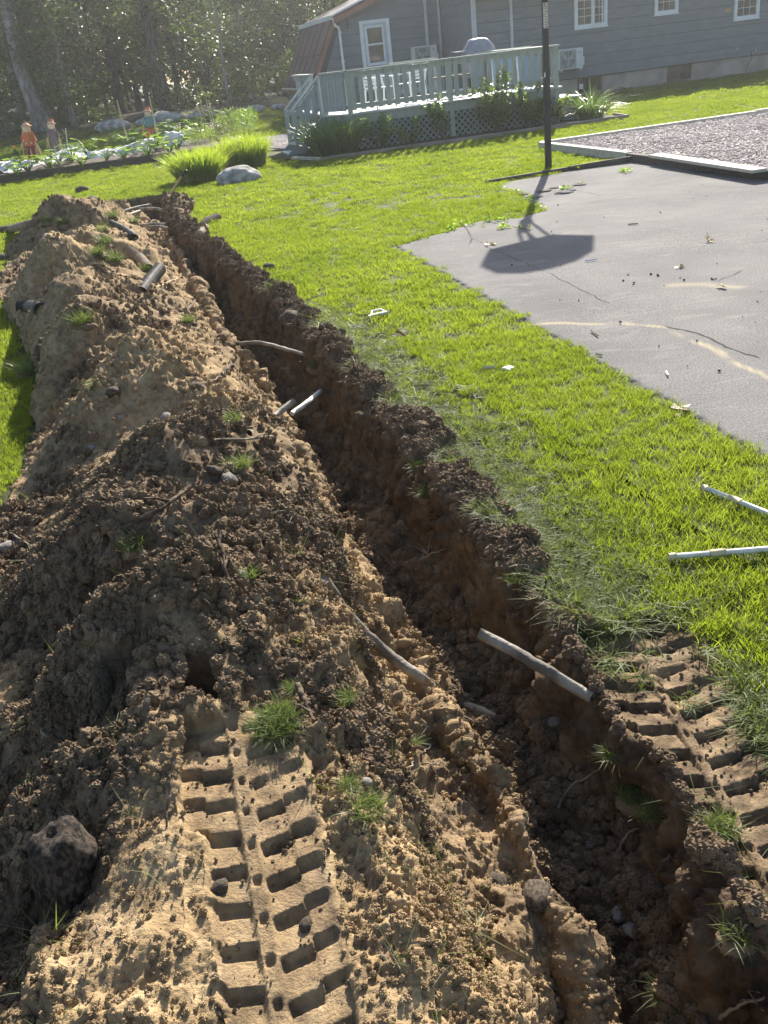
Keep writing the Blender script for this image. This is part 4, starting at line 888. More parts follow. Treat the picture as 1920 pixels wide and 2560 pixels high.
# ================================================================= bed in front of the deck
bedp = [P(810, 404)[:2], P(1450, 318)[:2], P(1480, 300)[:2], P(1240, 300)[:2]]
def bp(x, y, z=0): return HO+E1*x+E2*y+np.array([0, 0, z])
bx0, bx1, by0 = -10.55, -4.0, -8.55
mb = MB().add([bp(bx0-.25, by0+.03, .03), bp(bx1+.3, by0+.03, .03), bp(bx1+.3, YF+.3, .05), bp(bx0-.7, YF+1.3, .05)], [(0, 1, 2, 3)]); tag(mb.build('planting_bed', M['barkmulch']), kind='structure')
be = thing('bed_edging', 'narrow weathered board edging the planting bed below the deck lattice', 'edging', hw(0, 0), HA)
for a, b in ((bx0, -8.6), (-8.59, -6.6), (-6.59, -5.2), (-5.19, -3.75)): bev(MB().box(a, b, by0-.025, by0+.025, -.05, .085).build('edging_board', M['timber'], be))
bev(MB().bar((bx0-.02, by0+.0, .03), (bx0-.42, by0+1.0, .03), .10, .11).build('edging_board', M['timberpale'], be)); bev(MB().bar((-3.72, by0, .02), (-3.6, by0+.9, .02), .05, .12).build('edging_board', M['timber'], be))
def leafmesh(name, n, L, wd, shape, m, seed, droop=.3, up=.5):
    """n leaf quads; shape(g,n)-> positions"""
    g = np.random.default_rng(seed); p = shape(g, n); d = g.normal(size=(n, 3)); d[:, 2] = d[:, 2]*.5+up; d /= np.linalg.norm(d, axis=1)[:, None]
    s = np.cross(d, g.normal(size=(n, 3))); s /= np.linalg.norm(s, axis=1)[:, None]; nn = np.cross(d, s)
    l = L*g.uniform(.6, 1.3, n)[:, None]; w = wd*g.uniform(.7, 1.2, n)[:, None]
    V = np.stack([p, p+d*l*.5+s*w*.5+nn*w*.15, p+d*l-nn*l*droop*.5, p+d*l*.5-s*w*.5+nn*w*.15], 1).reshape(-1, 3)
    me = np_mesh(name, V, np.arange(4*n).reshape(n, 4)); me.materials.append(m); return me
def blobs(cs):
    cs = np.array(cs, float)                         # x,y,z,r
    def f(g, n):
        k = g.choice(len(cs), n, p=cs[:, 3]**2/(cs[:, 3]**2).sum()); c = cs[k]; d = g.normal(size=(n, 3)); d /= np.linalg.norm(d, axis=1)[:, None]
        return c[:, :3]+d*(c[:, 3]*g.uniform(.35, 1.0, n)**.5)[:, None]
    return f
def shrub(x, y, r, h, label, nl, seed, name='shrub', m='shrub', L=.085, grp=None, stems=7, sparse=False):
    t = thing(name, label, 'shrub', hw(x, y, .04), HA, grp); g = random.Random(seed); cs = []; st = MB()
    for k in range(stems):
        a = g.uniform(0, 2*PI); rr_ = r*g.uniform(.2, .95); hh = h*g.uniform(.5, 1); tip = (rr_*math.cos(a), rr_*math.sin(a)*.6, hh)
        st.tube([(0.1*math.cos(a)*r, .1*math.sin(a)*r, 0), (tip[0]*.5, tip[1]*.5, hh*.55), tip], [.012, .009, .004], 5)
        for q in range(3 if sparse else 5): u_ = g.uniform(.4, 1.05); cs.append((tip[0]*u_, tip[1]*u_, hh*u_, r*g.uniform(.12, .28)))
    st.build('stems', M['rootdark'], t); link('foliage', leafmesh('foliage', nl, L, L*.42, blobs(cs), M[m], seed), None, t); return t
shrub(-9.15, -8.05, .42, .62, 'small shrub with yellow green leaf tips right of the fountain grass', 620, 1)
shrub(-8.55, -8.0, .30, .48, 'low sparse shrub before the lattice, second from the left', 330, 2, sparse=True, stems=5)
shrub(-7.72, -7.95, .42, .80, 'tall open shrub with pale leaf clusters in front of the left middle lattice', 480, 3, sparse=True)
shrub(-6.45, -7.9, .72, 1.12, 'largest shrub, reaching over the deck edge near the right balusters', 2200, 4, stems=13)
shrub(-5.75, -7.95, .48, .85, 'dense dark shrub between the largest shrub and the black post', 1100, 5, stems=9)
shrub(-5.2, -8.0, .38, .60, 'small bluish shrub just left of the black post', 480, 6)
fg = thing('fountain_grass', 'wide mound of dark green fountain grass at the left end of the deck bed', 'ornamental grass', hw(-10.05, -7.75, .03), HA)
link('blades', blades('blades', 1300, .42, .70, .022, .8, M['iris'], 4, .65, 21), None, fg)
dl_ = thing('daylily_clump', 'spiky daylily clump in the bed right of the black post', 'plant', hw(-4.35, -8.0, .03), HA); link('blades', blades('blades', 260, .26, .62, .03, .8, M['iris'], 4, .8, 22), None, dl_)
sl = tag(MB().box(-3.2, -1.9, -1.6, -.8, -.02, .06).build('stone_slab', M['concrete']), 'pale flat slab lying in the shade at the wall behind the daylilies', 'slab'); sl.location = hw(0, 0); sl.rotation_euler.z = HA
# ================================================================= basketball hoop
hp_ = thing('basketball_hoop', 'black square post of a basketball hoop standing behind the dark timber', 'basketball hoop', P(1371, 425, -.02))
px_, py_ = P(1371, 425)[:2]
bev(MB().box(-.045, .045, -.045, .045, 0, 1.42).build('lower_post', M['polemetal'], hp_), .006); bev(MB().box(-.040, .040, -.040, .040, 1.40, 2.9).build('upper_post', M['polemetal'], hp_), .006)
MB().box(-.034, .034, -.0425, -.0412, 1.92, 2.24).build('sticker', M['sticker'], hp_)
sk = MB()
for k in range(9): z = 2.20-.032*k; sk.box(-.02+.004*(k % 3), .012+.006*((k*7) % 3), -.0436, -.0428, z-.010, z-.003)
sk.box(-.022, -.004, -.0437, -.0429, 2.205, 2.228); sk.build('sticker_print', M['rootdark'], hp_)
MB().add([(-.044, -.0465, 1.28), (-.02, -.0465, 1.30), (-.025, -.0465, 1.36), (-.04, -.0465, 1.34)], [(0, 1, 2, 3)]).build('paint_chip', M['white'], hp_)
bx_, by_ = .16, -.34
poly = [(-.53, 3.08), (-.22, 2.98), (.10, 2.90), (.53, 3.08), (.53, 3.48), (.38, 3.66), (.15, 3.76), (-.1, 3.78), (-.35, 3.70), (-.53, 3.5)]
bd = MB().prism(poly, 1, -.02, .02).build('backboard', M['acbody'], hp_); bd.location = (bx_, by_, 0); bd.rotation_euler.z = math.radians(4)
for sx in (-.09, .09):
    MB().bar((sx*.4, 0, 2.88), (bx_+sx*1.2, by_, 3.35), .03, .03).build('arm', M['black'], hp_); MB().bar((sx*.4, 0, 2.55), (bx_+sx*1.2, by_, 3.02), .03, .03).build('arm', M['black'], hp_)
MB().box(-.06, .06, -.06, .06, 2.5, 2.62).build('height_adjuster', M['black'], hp_)
MB().tube([(bx_+.23*math.cos(2*PI*k/24), by_-.28+.23*math.sin(2*PI*k/24), 3.05) for k in range(25)], .009, 6, cap=False).build('rim', M['orange'], hp_)
# ================================================================= boulder, grass clumps, shovel
def grow(name, px, py, label, n, R, h, seed, m='orn', bend=.8, lean=.6, w=.024, cat='ornamental grass', grp=None):
    p = P(px, py, 0); t = thing(name, label, cat, p, 0, grp)
    link('blades', blades('blades', n, R, h, w, bend, M[m], 4, lean, seed, zlo=-.02), None, t)
    link('dry_blades', blades('dry_blades', n//8, R*1.05, h*.7, w*.8, bend*1.3, M['straw'], 3, lean*1.4, seed+1), None, t); return t
grow('ornamental_grass', 500, 452, 'bright yellow green grass clump left of the lawn boulder', 1900, .40, .52, 31, bend=.55, lean=.40); grow('ornamental_grass', 618, 418, 'bright grass clump rising behind the lawn boulder', 1700, .40, .56, 33, bend=.5, lean=.35)
grow('ornamental_grass', 545, 425, 'low bridge of bright grass between the two clumps by the boulder', 900, .32, .42, 35, bend=.5, lean=.4)
bo = link('boulder', lump_mesh('boulder', 3, 5, .13, .62, M['boulder'], 1.3, True)); bo.location = P(597, 447, .06); bo.scale = (.40, .30, .36); tag(bo, 'large rounded lichened boulder on the lawn in front of the bright grass', 'boulder')
shv = thing('shovel', 'shovel handle leaning up at the far end of the trench, black grip', 'shovel', (0, 0, 0))
sa_ = Vector(P(425, 483, 0.03)); v_ = ray(466, 424); t_ = (sa_.y-0.05)/v_[1]; sb_ = Vector((v_[0]*t_, v_[1]*t_, CH+v_[2]*t_)); sm_ = sa_.lerp(sb_, .72)
MB().tube([sa_-(sb_-sa_)*.25, sm_], .017, 8).build('shaft', M['handle'], shv, True); MB().tube([sm_, sb_], .021, 8).build('grip', M['black'], shv, True)
# ================================================================= garden
GA = math.radians(11.3); G0 = np.array([*P(360, 411, 0)[:2], 0.0]); 
def gl(x, y, z=0): return tuple(G0+np.array([math.cos(GA)*x-math.sin(GA)*y, math.sin(GA)*x+math.cos(GA)*y, z]))
gb_ = thing('garden_bed', 'raised vegetable bed framed with brown landscape timbers at the back left', 'garden bed', gl(0, 0), GA)
for a, b in ((-7.5, -5.0), (-4.99, -2.55), (-2.54, -.55), (-.54, .62), (.63, 2.5)): bev(MB().box(a, b, -.06, .06, -.05, .20).build('timber', M['timberdark'], gb_))
for y0_, y1_ in ((-.05, 2.0), (2.01, 4.2)): bev(MB().box(2.44, 2.56, y0_+.12, y1_, -.05, .20).build('timber', M['timber'], gb_))
sg_x, sg_y = np.meshgrid(np.linspace(-7.5, 2.44, 90), np.linspace(.06, 4.4, 40)); sg_z = .15+.03*perlin(sg_x*2, sg_y*2)+.03*perlin(sg_x*6, sg_y*6)
link('bed_soil', np_mesh('bed_soil', np.stack([sg_x, sg_y, sg_z], -1).reshape(-1, 3), gridf(40, 90), True), M['bedsoil'], gb_)
def gpx(px, py, z=.15): return P(px, py, z)
# row covers
def cover(p0_, p1_, w, h, label, seed):
    a = np.array(p0_); b = np.array(p1_); n1, n2 = 70, 14; V = np.zeros((n1, n2, 3)); d = (b-a)/np.linalg.norm(b-a); s = np.array([-d[1], d[0], 0])
    for i in range(n1):
        t = i/(n1-1); L = np.linalg.norm(b-a)*t
        for j in range(n2):
            u_ = j/(n2-1)*2-1; prof = (1-abs(u_)**2.2)
            wr = .05*float(perlin(np.array([L*3+seed]), np.array([u_*1.5]))[0])+.04*float(perlin(np.array([L*8+seed]), np.array([u_*3]))[0])
            V[i, j] = a+d*L+s*(u_*w*(1+.15*math.sin(L*2.3+seed)))+np.array([0, 0, max(0, h*prof*(.8+.35*math.sin(L*1.7+seed))+wr)])
    o = link('row_cover', np_mesh('row_cover', V.reshape(-1, 3), gridf(n1, n2), True), M['fabricw']); tag(o, label, 'row cover', 'white row covers over the vegetable bed'); return o
cover(gpx(-40, 440), gpx(192, 390), .60, .22, 'long low white fabric row cover at the left end of the garden bed', 1)
cover(gpx(222, 396), gpx(395, 373), .44, .30, 'puffed pale blue white row cover in the middle of the garden bed', 4)
cover(gpx(415, 368), gpx(465, 361), .28, .33, 'short white row cover piece at the right end, beside the stakes', 8)
def bigleaf(name, n, R, h, L, m, seed):
    """leafy vegetable: rounded leaf blades on stalks"""
    g = random.Random(seed); st = MB(); lm = MB()
    for k in range(n):
        a = g.uniform(0, 2*PI); r = R*g.uniform(.2, 1); z = h*g.uniform(.45, 1); tip = Vector((r*math.cos(a), r*math.sin(a), z)); st.tube([(0, 0, 0), (tip.x*.45, tip.y*.45, z*.7), tip], [.008, .006, .004], 4, cap=False)
        l = L*g.uniform(.7, 1.2); u_ = Vector((math.cos(a), math.sin(a), g.uniform(-.3, .5))).normalized(); s = u_.cross(Vector((g.uniform(-.3, .3), g.uniform(-.3, .3), 1))).normalized(); nn = s.cross(u_)
        pts = [tip-u_*l*.1]+[tip+u_*l*(.35+.5*math.cos(t))+s*l*.5*math.sin(t)+nn*l*(-.10+.12*abs(math.sin(t))) for t in np.linspace(2.5, -2.5, 9)]
        n0 = len(lm.v); lm.v += [tuple(p) for p in pts]+[tuple(tip+u_*l*.3-nn*l*.04)]; c = n0+10
        lm.f += [(c, n0+i, n0+(i+1) % 10) for i in range(10)]
    return st.mesh(name+'_stalks'), lm.mesh(name+'_leaves')
vs = [bigleaf(f'veg{i}', 16, .26, .26, .13, None, 60+i) for i in range(3)]
for s_, l_ in vs: s_.materials.append(M['veg']); l_.materials.append(M['veg'])
def veg(px, py, sc, k, label, z=.15, name='squash_plant', cat='vegetable plant', grp='squash plants in the garden bed'):
    t = thing(name, label, cat, gpx(px, py, z), random.uniform(0, 6), grp); t.scale = (sc, sc, sc); link('stalks', vs[k][0], None, t); link('leaves', vs[k][1], None, t); return t
for i, (px, py, sc, lb) in enumerate([(8, 428, .9, 'leafy squash plant cut by the left edge of the photo'), (45, 440, .8, 'squash plant below the first scarecrow on its left'), (72, 432, 1.0, 'bright squash plant right below the first scarecrow'),
    (128, 425, 1.1, 'yellow green squash plant at the timber edge under the thin tap post'), (150, 412, .9, 'squash plant in front of the end of the long row cover'), (182, 405, 1.1, 'squash plant between the two long row covers'), (205, 418, .9, 'low squash plant at the timber right of the covers gap'),
    (222, 392, 1.2, 'tall dark squash plant at the left end of the puffed cover'), (268, 402, .8, 'small squash plant in front of the puffed cover'), (312, 400, .9, 'squash plant with a yellow bloom at the timber'), (328, 372, 1.2, 'climbing plant at the foot of the left bamboo stake'), (370, 392, .9, 'low squash plant left of the right bamboo stake'),
    (392, 378, 1.3, 'tall plant at the foot of the right bamboo stake'), (425, 388, .8, 'small squash plant right of the right stake'), (445, 378, 1.0, 'squash plant in front of the short cover')]):
    veg(px, py, sc*1.5, i % 3, lb)
for i, (px, py, sc, lb) in enumerate([(420, 345, 1.9, 'large leafed rhubarb plant right behind the third scarecrow'), (450, 338, 1.8, 'large leafed rhubarb plant second from the third scarecrow'), (487, 352, 1.6, 'rhubarb plant in front, near the pink flowers'), (500, 322, 2.1, 'large leafed plant behind with stakes'), (535, 318, 2.2, 'tallest large leafed plant with red stalks at the bed end'), (560, 312, 1.8, 'large leafed plant at the far right of the bed')]):
    veg(px, py, sc, (i+1) % 3, lb, .1, 'rhubarb_plant', 'plant', 'rhubarb plants at the end of the garden')
for i, (px, py) in enumerate([(515, 300), (522, 296), (538, 298), (545, 305)]):
    o = MB().tube([gpx(px, py+42, .1), tuple(np.array(gpx(px, py+42, .1))+[-.08, 0, 1.05])], .012, 6).build('plant_stake', M['bamboo'], None); tag(o, ['leftmost','second from left','second from right','rightmost'][i]+' of the four thin stakes among the large leafed plants', 'stake', 'thin stakes among the large leafed plants')
def flowers(px, py, r, n, label, m, seed):
    t = thing('flower_clump', label, 'flowers', gpx(px, py, .12)); 
    link('foliage', leafmesh('foliage', 260, .07, .035, blobs([(0, 0, .12, r), (r*.6, 0, .1, r*.7)]), M['iris'], seed), None, t)
    link('blossoms', leafmesh('blossoms', n, .05, .05, blobs([(0, 0, .26, r*.8), (r*.6, 0, .2, r*.6)]), M[m], seed+1), None, t)
flowers(452, 350, .22, 60, 'pink white flowers in the bed left of centre', 'petal', 71); flowers(545, 350, .35, 110, 'pale pink flowers spread at the bed end by the timber', 'petal', 73); flowers(365, 358, .10, 14, 'small orange flowers below the third scarecrow', 'petalo', 75); flowers(42, 392, .08, 9, 'small orange flower left of the first scarecrow', 'petalo', 77)
def herb(px, py, r, h, n, label, m, seed, name='herb_bush'):
    t = thing(name, label, 'plant', P(px, py, 0)); link('foliage', leafmesh('foliage', n, .12, .02, blobs([(0, 0, h*.5, r), (r*.5, 0, h*.6, r*.7), (-r*.5, 0, h*.45, r*.7)]), M[m], seed, up=1.2), None, t)
herb(590, 355, .55, .75, 1500, 'feathery green bush at the right end of the garden bed', 'shrub', 81); herb(500, 372, .5, .35, 900, 'low green herbs along the timber at the right of the bed', 'shrub', 83); herb(620, 335, .35, .8, 700, 'light green bush beside the gravel path', 'veg', 85)
herb(200, 340, 1.2, .5, 2200, 'fern like green patch in the shade behind the middle of the garden', 'shrub', 87, 'fern_patch'); herb(270, 330, .8, .55, 1400, 'fern patch in front of the stones left of the bamboo stake', 'shrub', 88, 'fern_patch'); herb(60, 365, 1.4, .5, 2000, 'low dark green growth behind the first scarecrow', 'leaf', 89, 'fern_patch')
for a, b, lb in (((292, 250), (322, 365), 'left bamboo stake standing in the garden bed'), ((373, 240), (396, 352), 'right bamboo stake beside the third scarecrow')):
    q = Vector(gpx(*b, .12)); v = ray(*a); t_ = q.y/v[1]; o = MB().tube([q, (v[0]*t_, q.y, CH+v[2]*t_)], .022, 7).build('bamboo_stake', M['bamboo'], None, True); tag(o, lb, 'stake', 'bamboo stakes')
q = Vector(gpx(172, 392, .12)); v = ray(164, 320); t_ = q.y/v[1]; tp = Vector((v[0]*t_, q.y, CH+v[2]*t_))
tpst = thing('garden_tap_post', 'thin white post with a small tap left of the row cover', 'post'); MB().tube([q, tp], .018, 7).build('post_tube', M['pvc'], tpst, True); MB().tube([tp-Vector((0, 0, .15)), tp+Vector((-.07, 0, -.12)), tp+Vector((-.1, 0, -.02))], .012, 6).build('tap', M['acgrille'], tpst, True)
# scarecrows: stick, head, hat or hair, jacket, trousers, raffia
def scarecrow(px, pyb, pyt, label, jm, tm, hm, kind, seed):
    b = Vector(gpx(px[0], pyb, .12)); v = ray(px[1], pyt); t_ = b.y/v[1]; top = Vector((v[0]*t_, b.y, CH+v[2]*t_)); h = (top-b).length
    t = thing('scarecrow', label, 'scarecrow', tuple(b), 0, 'scarecrows in the garden'); t.rotation_euler.y = math.atan2(top.x-b.x, top.z-b.z); g = random.Random(seed)
    MB().tube([(0, 0, -.1), (0, 0, h*.75)], .014, 7).build('stick', M['bamboo'], t)
    hd = link('head', lump_mesh('head', seed, 3, .04, 1.05, M['burlap'], 1.2, True), None, t); hd.location = (0, -.03, h*.84); hd.scale = (h*.095, h*.08, h*.10)
    ey = MB(); 
    for s in (-1, 1): ey.box(s*h*.028-.006, s*h*.028+.006, -.03-h*.072, -.03-h*.064, h*.85, h*.862)
    ey.tube([(-h*.03, -.03-h*.066, h*.815), (0, -.03-h*.073, h*.805), (h*.03, -.03-h*.066, h*.815)], .003, 4); ey.build('face', M['rootdark'], hd.parent)
    if kind == 'hair':
        MB().tube([(0, 0, h*.88), (0, 0, h*.92), (0, 0, h*.99)], [h*.10, h*.06, .004], 12).build('hat', hm, t, True); MB().tube([(0, 0, h*.875), (0, 0, h*.89)], [h*.13, h*.12], 14).build('hat_brim', hm, t)
    else:
        MB().tube([(0, 0, h*.875), (0, 0, h*.97), (0, 0, h*.99)], [h*.075, h*.07, h*.045], 12).build('hat', hm, t, True); MB().tube([(0, 0, h*.87), (0, 0, h*.885)], [h*.125, h*.115], 14).build('hat_brim', hm, t)
    # jacket: flattened taper
    def body(z0, z1, w0, w1, d, m, nm, n=14):
        k = MB(); L_n = 5
        for i in range(L_n):
            u_ = i/(L_n-1); z = z0+(z1-z0)*u_; w = w0+(w1-w0)*u_
            for j in range(n):
                a = 2*PI*j/n; k.v.append((w*math.cos(a)*(1+.05*math.sin(3*a+i)), d*math.sin(a), z+.006*math.sin(4*a)))
        for i in range(L_n-1):
            for j in range(n): k.f.append((i*n+j, i*n+(j+1) % n, (i+1)*n+(j+1) % n, (i+1)*n+j))
        k.f += [tuple(reversed(range(n))), tuple((L_n-1)*n+j for j in range(n))]; return k.build(nm, m, t, True)
    body(h*.46, h*.79, h*.125, h*.085, h*.055, jm, 'jacket')
    for s in (-1, 1):
        MB().tube([(s*h*.08, 0, h*.76), (s*h*.13, -.01, h*.66), (s*h*.15, -.02, h*.55)], [h*.035, h*.032, h*.028], 8).build('sleeve', jm, t, True)
        MB().tube([(s*h*.05, 0, h*.48), (s*h*.06, 0, h*.33), (s*h*.055, 0, h*.20)], [h*.055, h*.045, h*.038], 8).build('trouser_leg', tm, t, True)
        if kind == 'hair': MB().box(s*h*.06-.02, s*h*.06+.02, -h*.062, -h*.05, h*.50, h*.54).build('pocket_patch', M['raffia'], t)
    rf = MB()
    for k in range(46):
        s = g.choice((-1, 1)); src_ = g.choice(((h*.14, h*.55), (h*.055, h*.2), (h*.05, h*.82))); x0 = s*src_[0]; l = h*g.uniform(.12, .42); a = g.uniform(-.1, .5)*s
        if src_[1] > h*.8: l *= .45
        rf.tube([(x0, -.03+g.uniform(-.02, .02), src_[1]), (x0+a*l*.5+.01*s, -.04, src_[1]-l*.5), (x0+a*l*1.0, -.03+g.uniform(-.03, .03), src_[1]-l)], [.006, .006, .003], 4)
    rf.build('raffia', M['raffia'], t); return t
scarecrow((86, 62), 418, 300, 'leftmost scarecrow with orange hat, orange jacket and maroon trousers', M['orange'], M['maroon'], M['orange'], 'hair', 91)
scarecrow((143, 125), 398, 296, 'scarecrow in faded grey clothes with a round orange hat, second from left', M['greycloth'], M['greycloth'], M['orange'], 'hat', 93)
scarecrow((378, 368), 362, 266, 'scarecrow in teal top and orange trousers between the bamboo stakes', M['teal'], M['orange'], M['orange'], 'hat', 95)
# stones along the wood edge
for i, (px, py, z, s, lb) in enumerate([(405, 292, .3, .62, 'largest pale boulder at the wood edge right of the third scarecrow'), (428, 298, .2, .5, 'flat pale boulder just right of the largest one at the wood edge'), (357, 312, .15, .30, 'small boulder left of the third scarecrow'), (268, 318, .2, .50, 'pale boulder behind the fern patch left of the stake'), (292, 322, .15, .55, 'second pale boulder behind the ferns, right of the first'),
    (490, 290, .25, .32, 'small grey stone behind the large leafed plants'), (640, 272, .3, .36, 'mossy stone in front of the woods near the house'), (697, 265, .3, .30, 'dark stone at the wood edge beside the house corner'), (525, 286, .2, .25, 'small pale stone right behind the stakes')]):
    p = P(px, py, z); sc = s*1.0; o = link('edge_boulder', lump_mesh('edge_boulder', 20+i, 3, .22, .6, M['boulder'], 1.2, True)); yy = min(p[1], 39.0); k = yy/p[1]; v = ray(px, py); t_ = yy/v[1]
    o.location = (v[0]*t_, yy, max(float(tz(v[0]*t_, yy))+.12, CH+v[2]*t_-.1)); o.scale = (sc, sc*.7, sc*.8); tag(o, lb, 'boulder', 'boulders along the wood edge')
# gravel path with hose
PTH = [P(x, y, 0)[:2] for x, y in ((622, 352), (735, 335), (790, 330), (800, 372), (690, 378), (655, 380))]
tag(MB().add([(x, y, .03) for x, y in PTH], [tuple(range(6))]).build('gravel_path', M['gravelbase']), kind='structure')
n = 9000; xs_ = rng.uniform(-3, 0, n); ys_ = rng.uniform(22, 29, n); k = inpoly(xs_, ys_, PTH); scatter('path_gravel', np.c_[xs_[k], ys_[k], np.full(k.sum(), .035)], pebs, sc=rng.uniform(.014, .03, k.sum()), label='grey gravel of the path between garden and deck', cat='gravel')
ho = MB().tube([P(632, 350, .05), P(650, 362, .05), P(680, 371, .05), P(720, 373, .05), P(745, 370, .05)], .014, 6).build('garden_hose', M['hose'], None, True); tag(ho, 'thin black hose lying across the gravel path', 'hose')
# ================================================================= woods
def tree_mesh(seed, h, r0, conifer):
    g = random.Random(seed); tr = MB(); pts = []; rad = []; lean = (g.uniform(-.03, .03), g.uniform(-.02, .02))
    for i in range(9): z = h*i/8; pts.append((lean[0]*z+.06*math.sin(i*1.3+seed), lean[1]*z, z-.3*(i == 0))); rad.append(r0*(1.35 if i == 0 else 1)*(1-.8*i/8))
    tr.tube(pts, rad, 10); cs = []; br = MB()
    nb_ = 34 if conifer else 20
    for k in range(nb_):
        z = h*g.uniform(.19 if conifer else .26, .97); a = g.uniform(0, 2*PI); L = (h*.20*(1-z/h)+.7) if conifer else h*g.uniform(.12, .26); up_ = -.1 if conifer else g.uniform(.2, .6)
        o = Vector((lean[0]*z, lean[1]*z, z)); e = o+Vector((math.cos(a)*L, math.sin(a)*L, L*up_)); br.tube([o, o.lerp(e, .5)+Vector((0, 0, .1)), e], [r0*.22, r0*.12, .012], 5)
        for q in range(4): u_ = g.uniform(.3, 1.05); c = o.lerp(e, u_); cs.append((c.x, c.y, c.z, g.uniform(.35, .8)*(1 if conifer else 1.25)))
    t1 = tr.mesh('trunk', True); b1 = br.mesh('limbs', True)
    f = leafmesh('crown', 4200, .24 if not conifer else .22, .13 if not conifer else .07, blobs(cs), M['needle' if conifer else 'leaf'], seed, up=.1 if conifer else .3)
    return t1, b1, f
T = [tree_mesh(201+i, h, r, c) for i, (h, r, c) in enumerate([(11.5, .17, True), (10.5, .14, True), (11, .19, False), (9.5, .11, False), (10, .12, True)])]
def tree(px, py, y, k, sc, label, bark='bark', rs=1.0, lean=0.0):
    v = ray(px, py); t_ = y/v[1]; x = v[0]*t_
    t = thing('pine_tree' if T[k][2].materials[0] == M['needle'] else 'leafy_tree', label, 'tree', (x, y, float(tz(x, y))), random.uniform(0, 6), 'trees of the wood behind the garden'); t.scale = (sc, sc, sc)
    for nm, me in zip(('trunk', 'limbs', 'crown'), T[k]):
        o = link(nm, me, None, t)
        if nm != 'crown':
            if len(me.materials) == 0: me.materials.append(M['bark'])
            o.material_slots[0].link = 'OBJECT'; o.material_slots[0].material = M[bark]
            if nm == 'trunk': o.scale = (rs, rs, 1)
    t.rotation_euler.x = 0
    return t
spec_ = [(105, 322, 42, 2, 1.0, 'pale thick trunked tree at the left behind the first two scarecrows', 'barkpale', 1.8), (417, 278, 45, 0, 1.1, 'tall straight dark trunked tree behind the third scarecrow', 'bark', 1.5), (60, 310, 44, 3, 1.1, 'pale slim tree at the far left edge of the wood', 'barkpale', 1.4),
    (188, 312, 43, 4, 1.0, 'slim grey tree right of the pale thick trunk', 'barkpale', .9), (130, 318, 46, 1, 1.0, 'slim tree close to the pale thick trunk', 'barkpale', .9), (308, 290, 48, 1, 1.1, 'broad dark trunked tree left of the left stake', 'bark', 1.6), (352, 285, 50, 4, 1.1, 'dark slim trunk between the stakes', 'bark', 1.2),
    (577, 270, 44, 3, 1.0, 'thin pale sapling behind the bed end', 'barkpale', .8), (632, 262, 45, 3, .9, 'thin sapling right of the bed end', 'barkpale', .7), (520, 275, 50, 0, 1.0, 'dense pine behind the large leafed plants', 'bark', 1.1)]
for s in spec_: tree(*s[:4], s[4]*.86, *s[5:7], s[7]*1.15)
wid = ['in the front row of the wood', 'in the second row of the wood', 'deep in the wood', 'at the back of the wood']
slot = 0
for r_, (y, n) in enumerate(((47.5, 11), (52, 11), (58, 10), (66, 10))):
    for i in range(n):
        px = -250+i*1500/n+random.uniform(-40, 40)
        if px > 1150: continue
        k = random.randrange(5); side = 'left' if px < 250 else ('middle' if px < 650 else 'right')
        tree(px, 280, y+random.uniform(-1.5, 1.5), k, random.uniform(.78, .95)*(1+.04*r_), f'{"pine" if k in (0, 1, 4) else "leafy tree"} {wid[r_]}, {side} part', 'bark', random.uniform(.8, 1.3))
# undergrowth
cs = []
for i in range(130):
    x = random.uniform(-26, 3); y = random.uniform(40.5, 52); cs.append((x, y, float(tz(x, y))+random.uniform(.1, 1.6), random.uniform(.3, .95)))
o = link('undergrowth', leafmesh('undergrowth', 26000, .17, .09, blobs(cs), M['leaf'], 301)); tag(o, 'dark undergrowth of saplings and brush at the foot of the wood', 'undergrowth', kind='stuff')
cs = [(random.uniform(-40, 25), random.uniform(68, 76), random.uniform(.5, 10), random.uniform(1.2, 2.2)) for _ in range(620)]
o = link('far_wood', leafmesh('far_wood', 70000, .5, .32, blobs(cs), M['needle'], 303)); tag(o, 'dense mass of far trees closing the wood', 'wood', kind='stuff')
# ================================================================= pipes, roots, stones, sods on the dug ground
def wobble(pts, n, amp, seed):
    g = np.random.default_rng(seed); pts = np.array([list(p) for p in pts], float); t = np.linspace(0, len(pts)-1, n); out = np.zeros((n, 3))
    for c in range(3): out[:, c] = np.interp(t, np.arange(len(pts)), pts[:, c])
    if len(pts) > 2:
        for _ in range(max(1, n//(3*len(pts)))): out[1:-1] = (out[:-2]+out[2:]+2*out[1:-1])/4
    j = g.normal(0, amp, (n, 3)); j[0] = 0; return out+np.cumsum(j, 0)*.35+j*.6
def off(px, py, pq, dz):                              # point on the sight line of (px,py) at the depth of pq plus dz
    return pq
def pole(name, pxs, lifts, rad, m, label, cat, n=14, amp=.0, seed=0, grp=None, hollow=False, ridge=0.0):
    pts = [at(x, y, l) for (x, y), l in zip(pxs, lifts)]; w = wobble(pts, n, amp, seed)
    rr_ = np.interp(np.linspace(0, 1, n), np.linspace(0, 1, len(rad)), rad) if hasattr(rad, '__len__') else np.full(n, rad)
    t = None
    o = MB().tube(w, list(rr_), 9, cap=not hollow)
    if hollow:
        o.tube(w, list(rr_*.82), 9, cap=False); d = Vector(w[0])
        n_ = len(w); k0 = 0; k1 = n_*9
        for k in range(9): o.f.append((k, (k+1) % 9, k1+(k+1) % 9, k1+k)); a = (n_-1)*9; o.f.append((a+k, k1+a+k, k1+a+(k+1) % 9, a+(k+1) % 9))
    ob = o.build(name, m, None, True); return tag(ob, label, cat, grp)
def skypt(px, py, y):                                 # point on the sight line at distance y
    v = ray(px, py); t_ = y/v[1]; return Vector((v[0]*t_, y, CH+v[2]*t_))
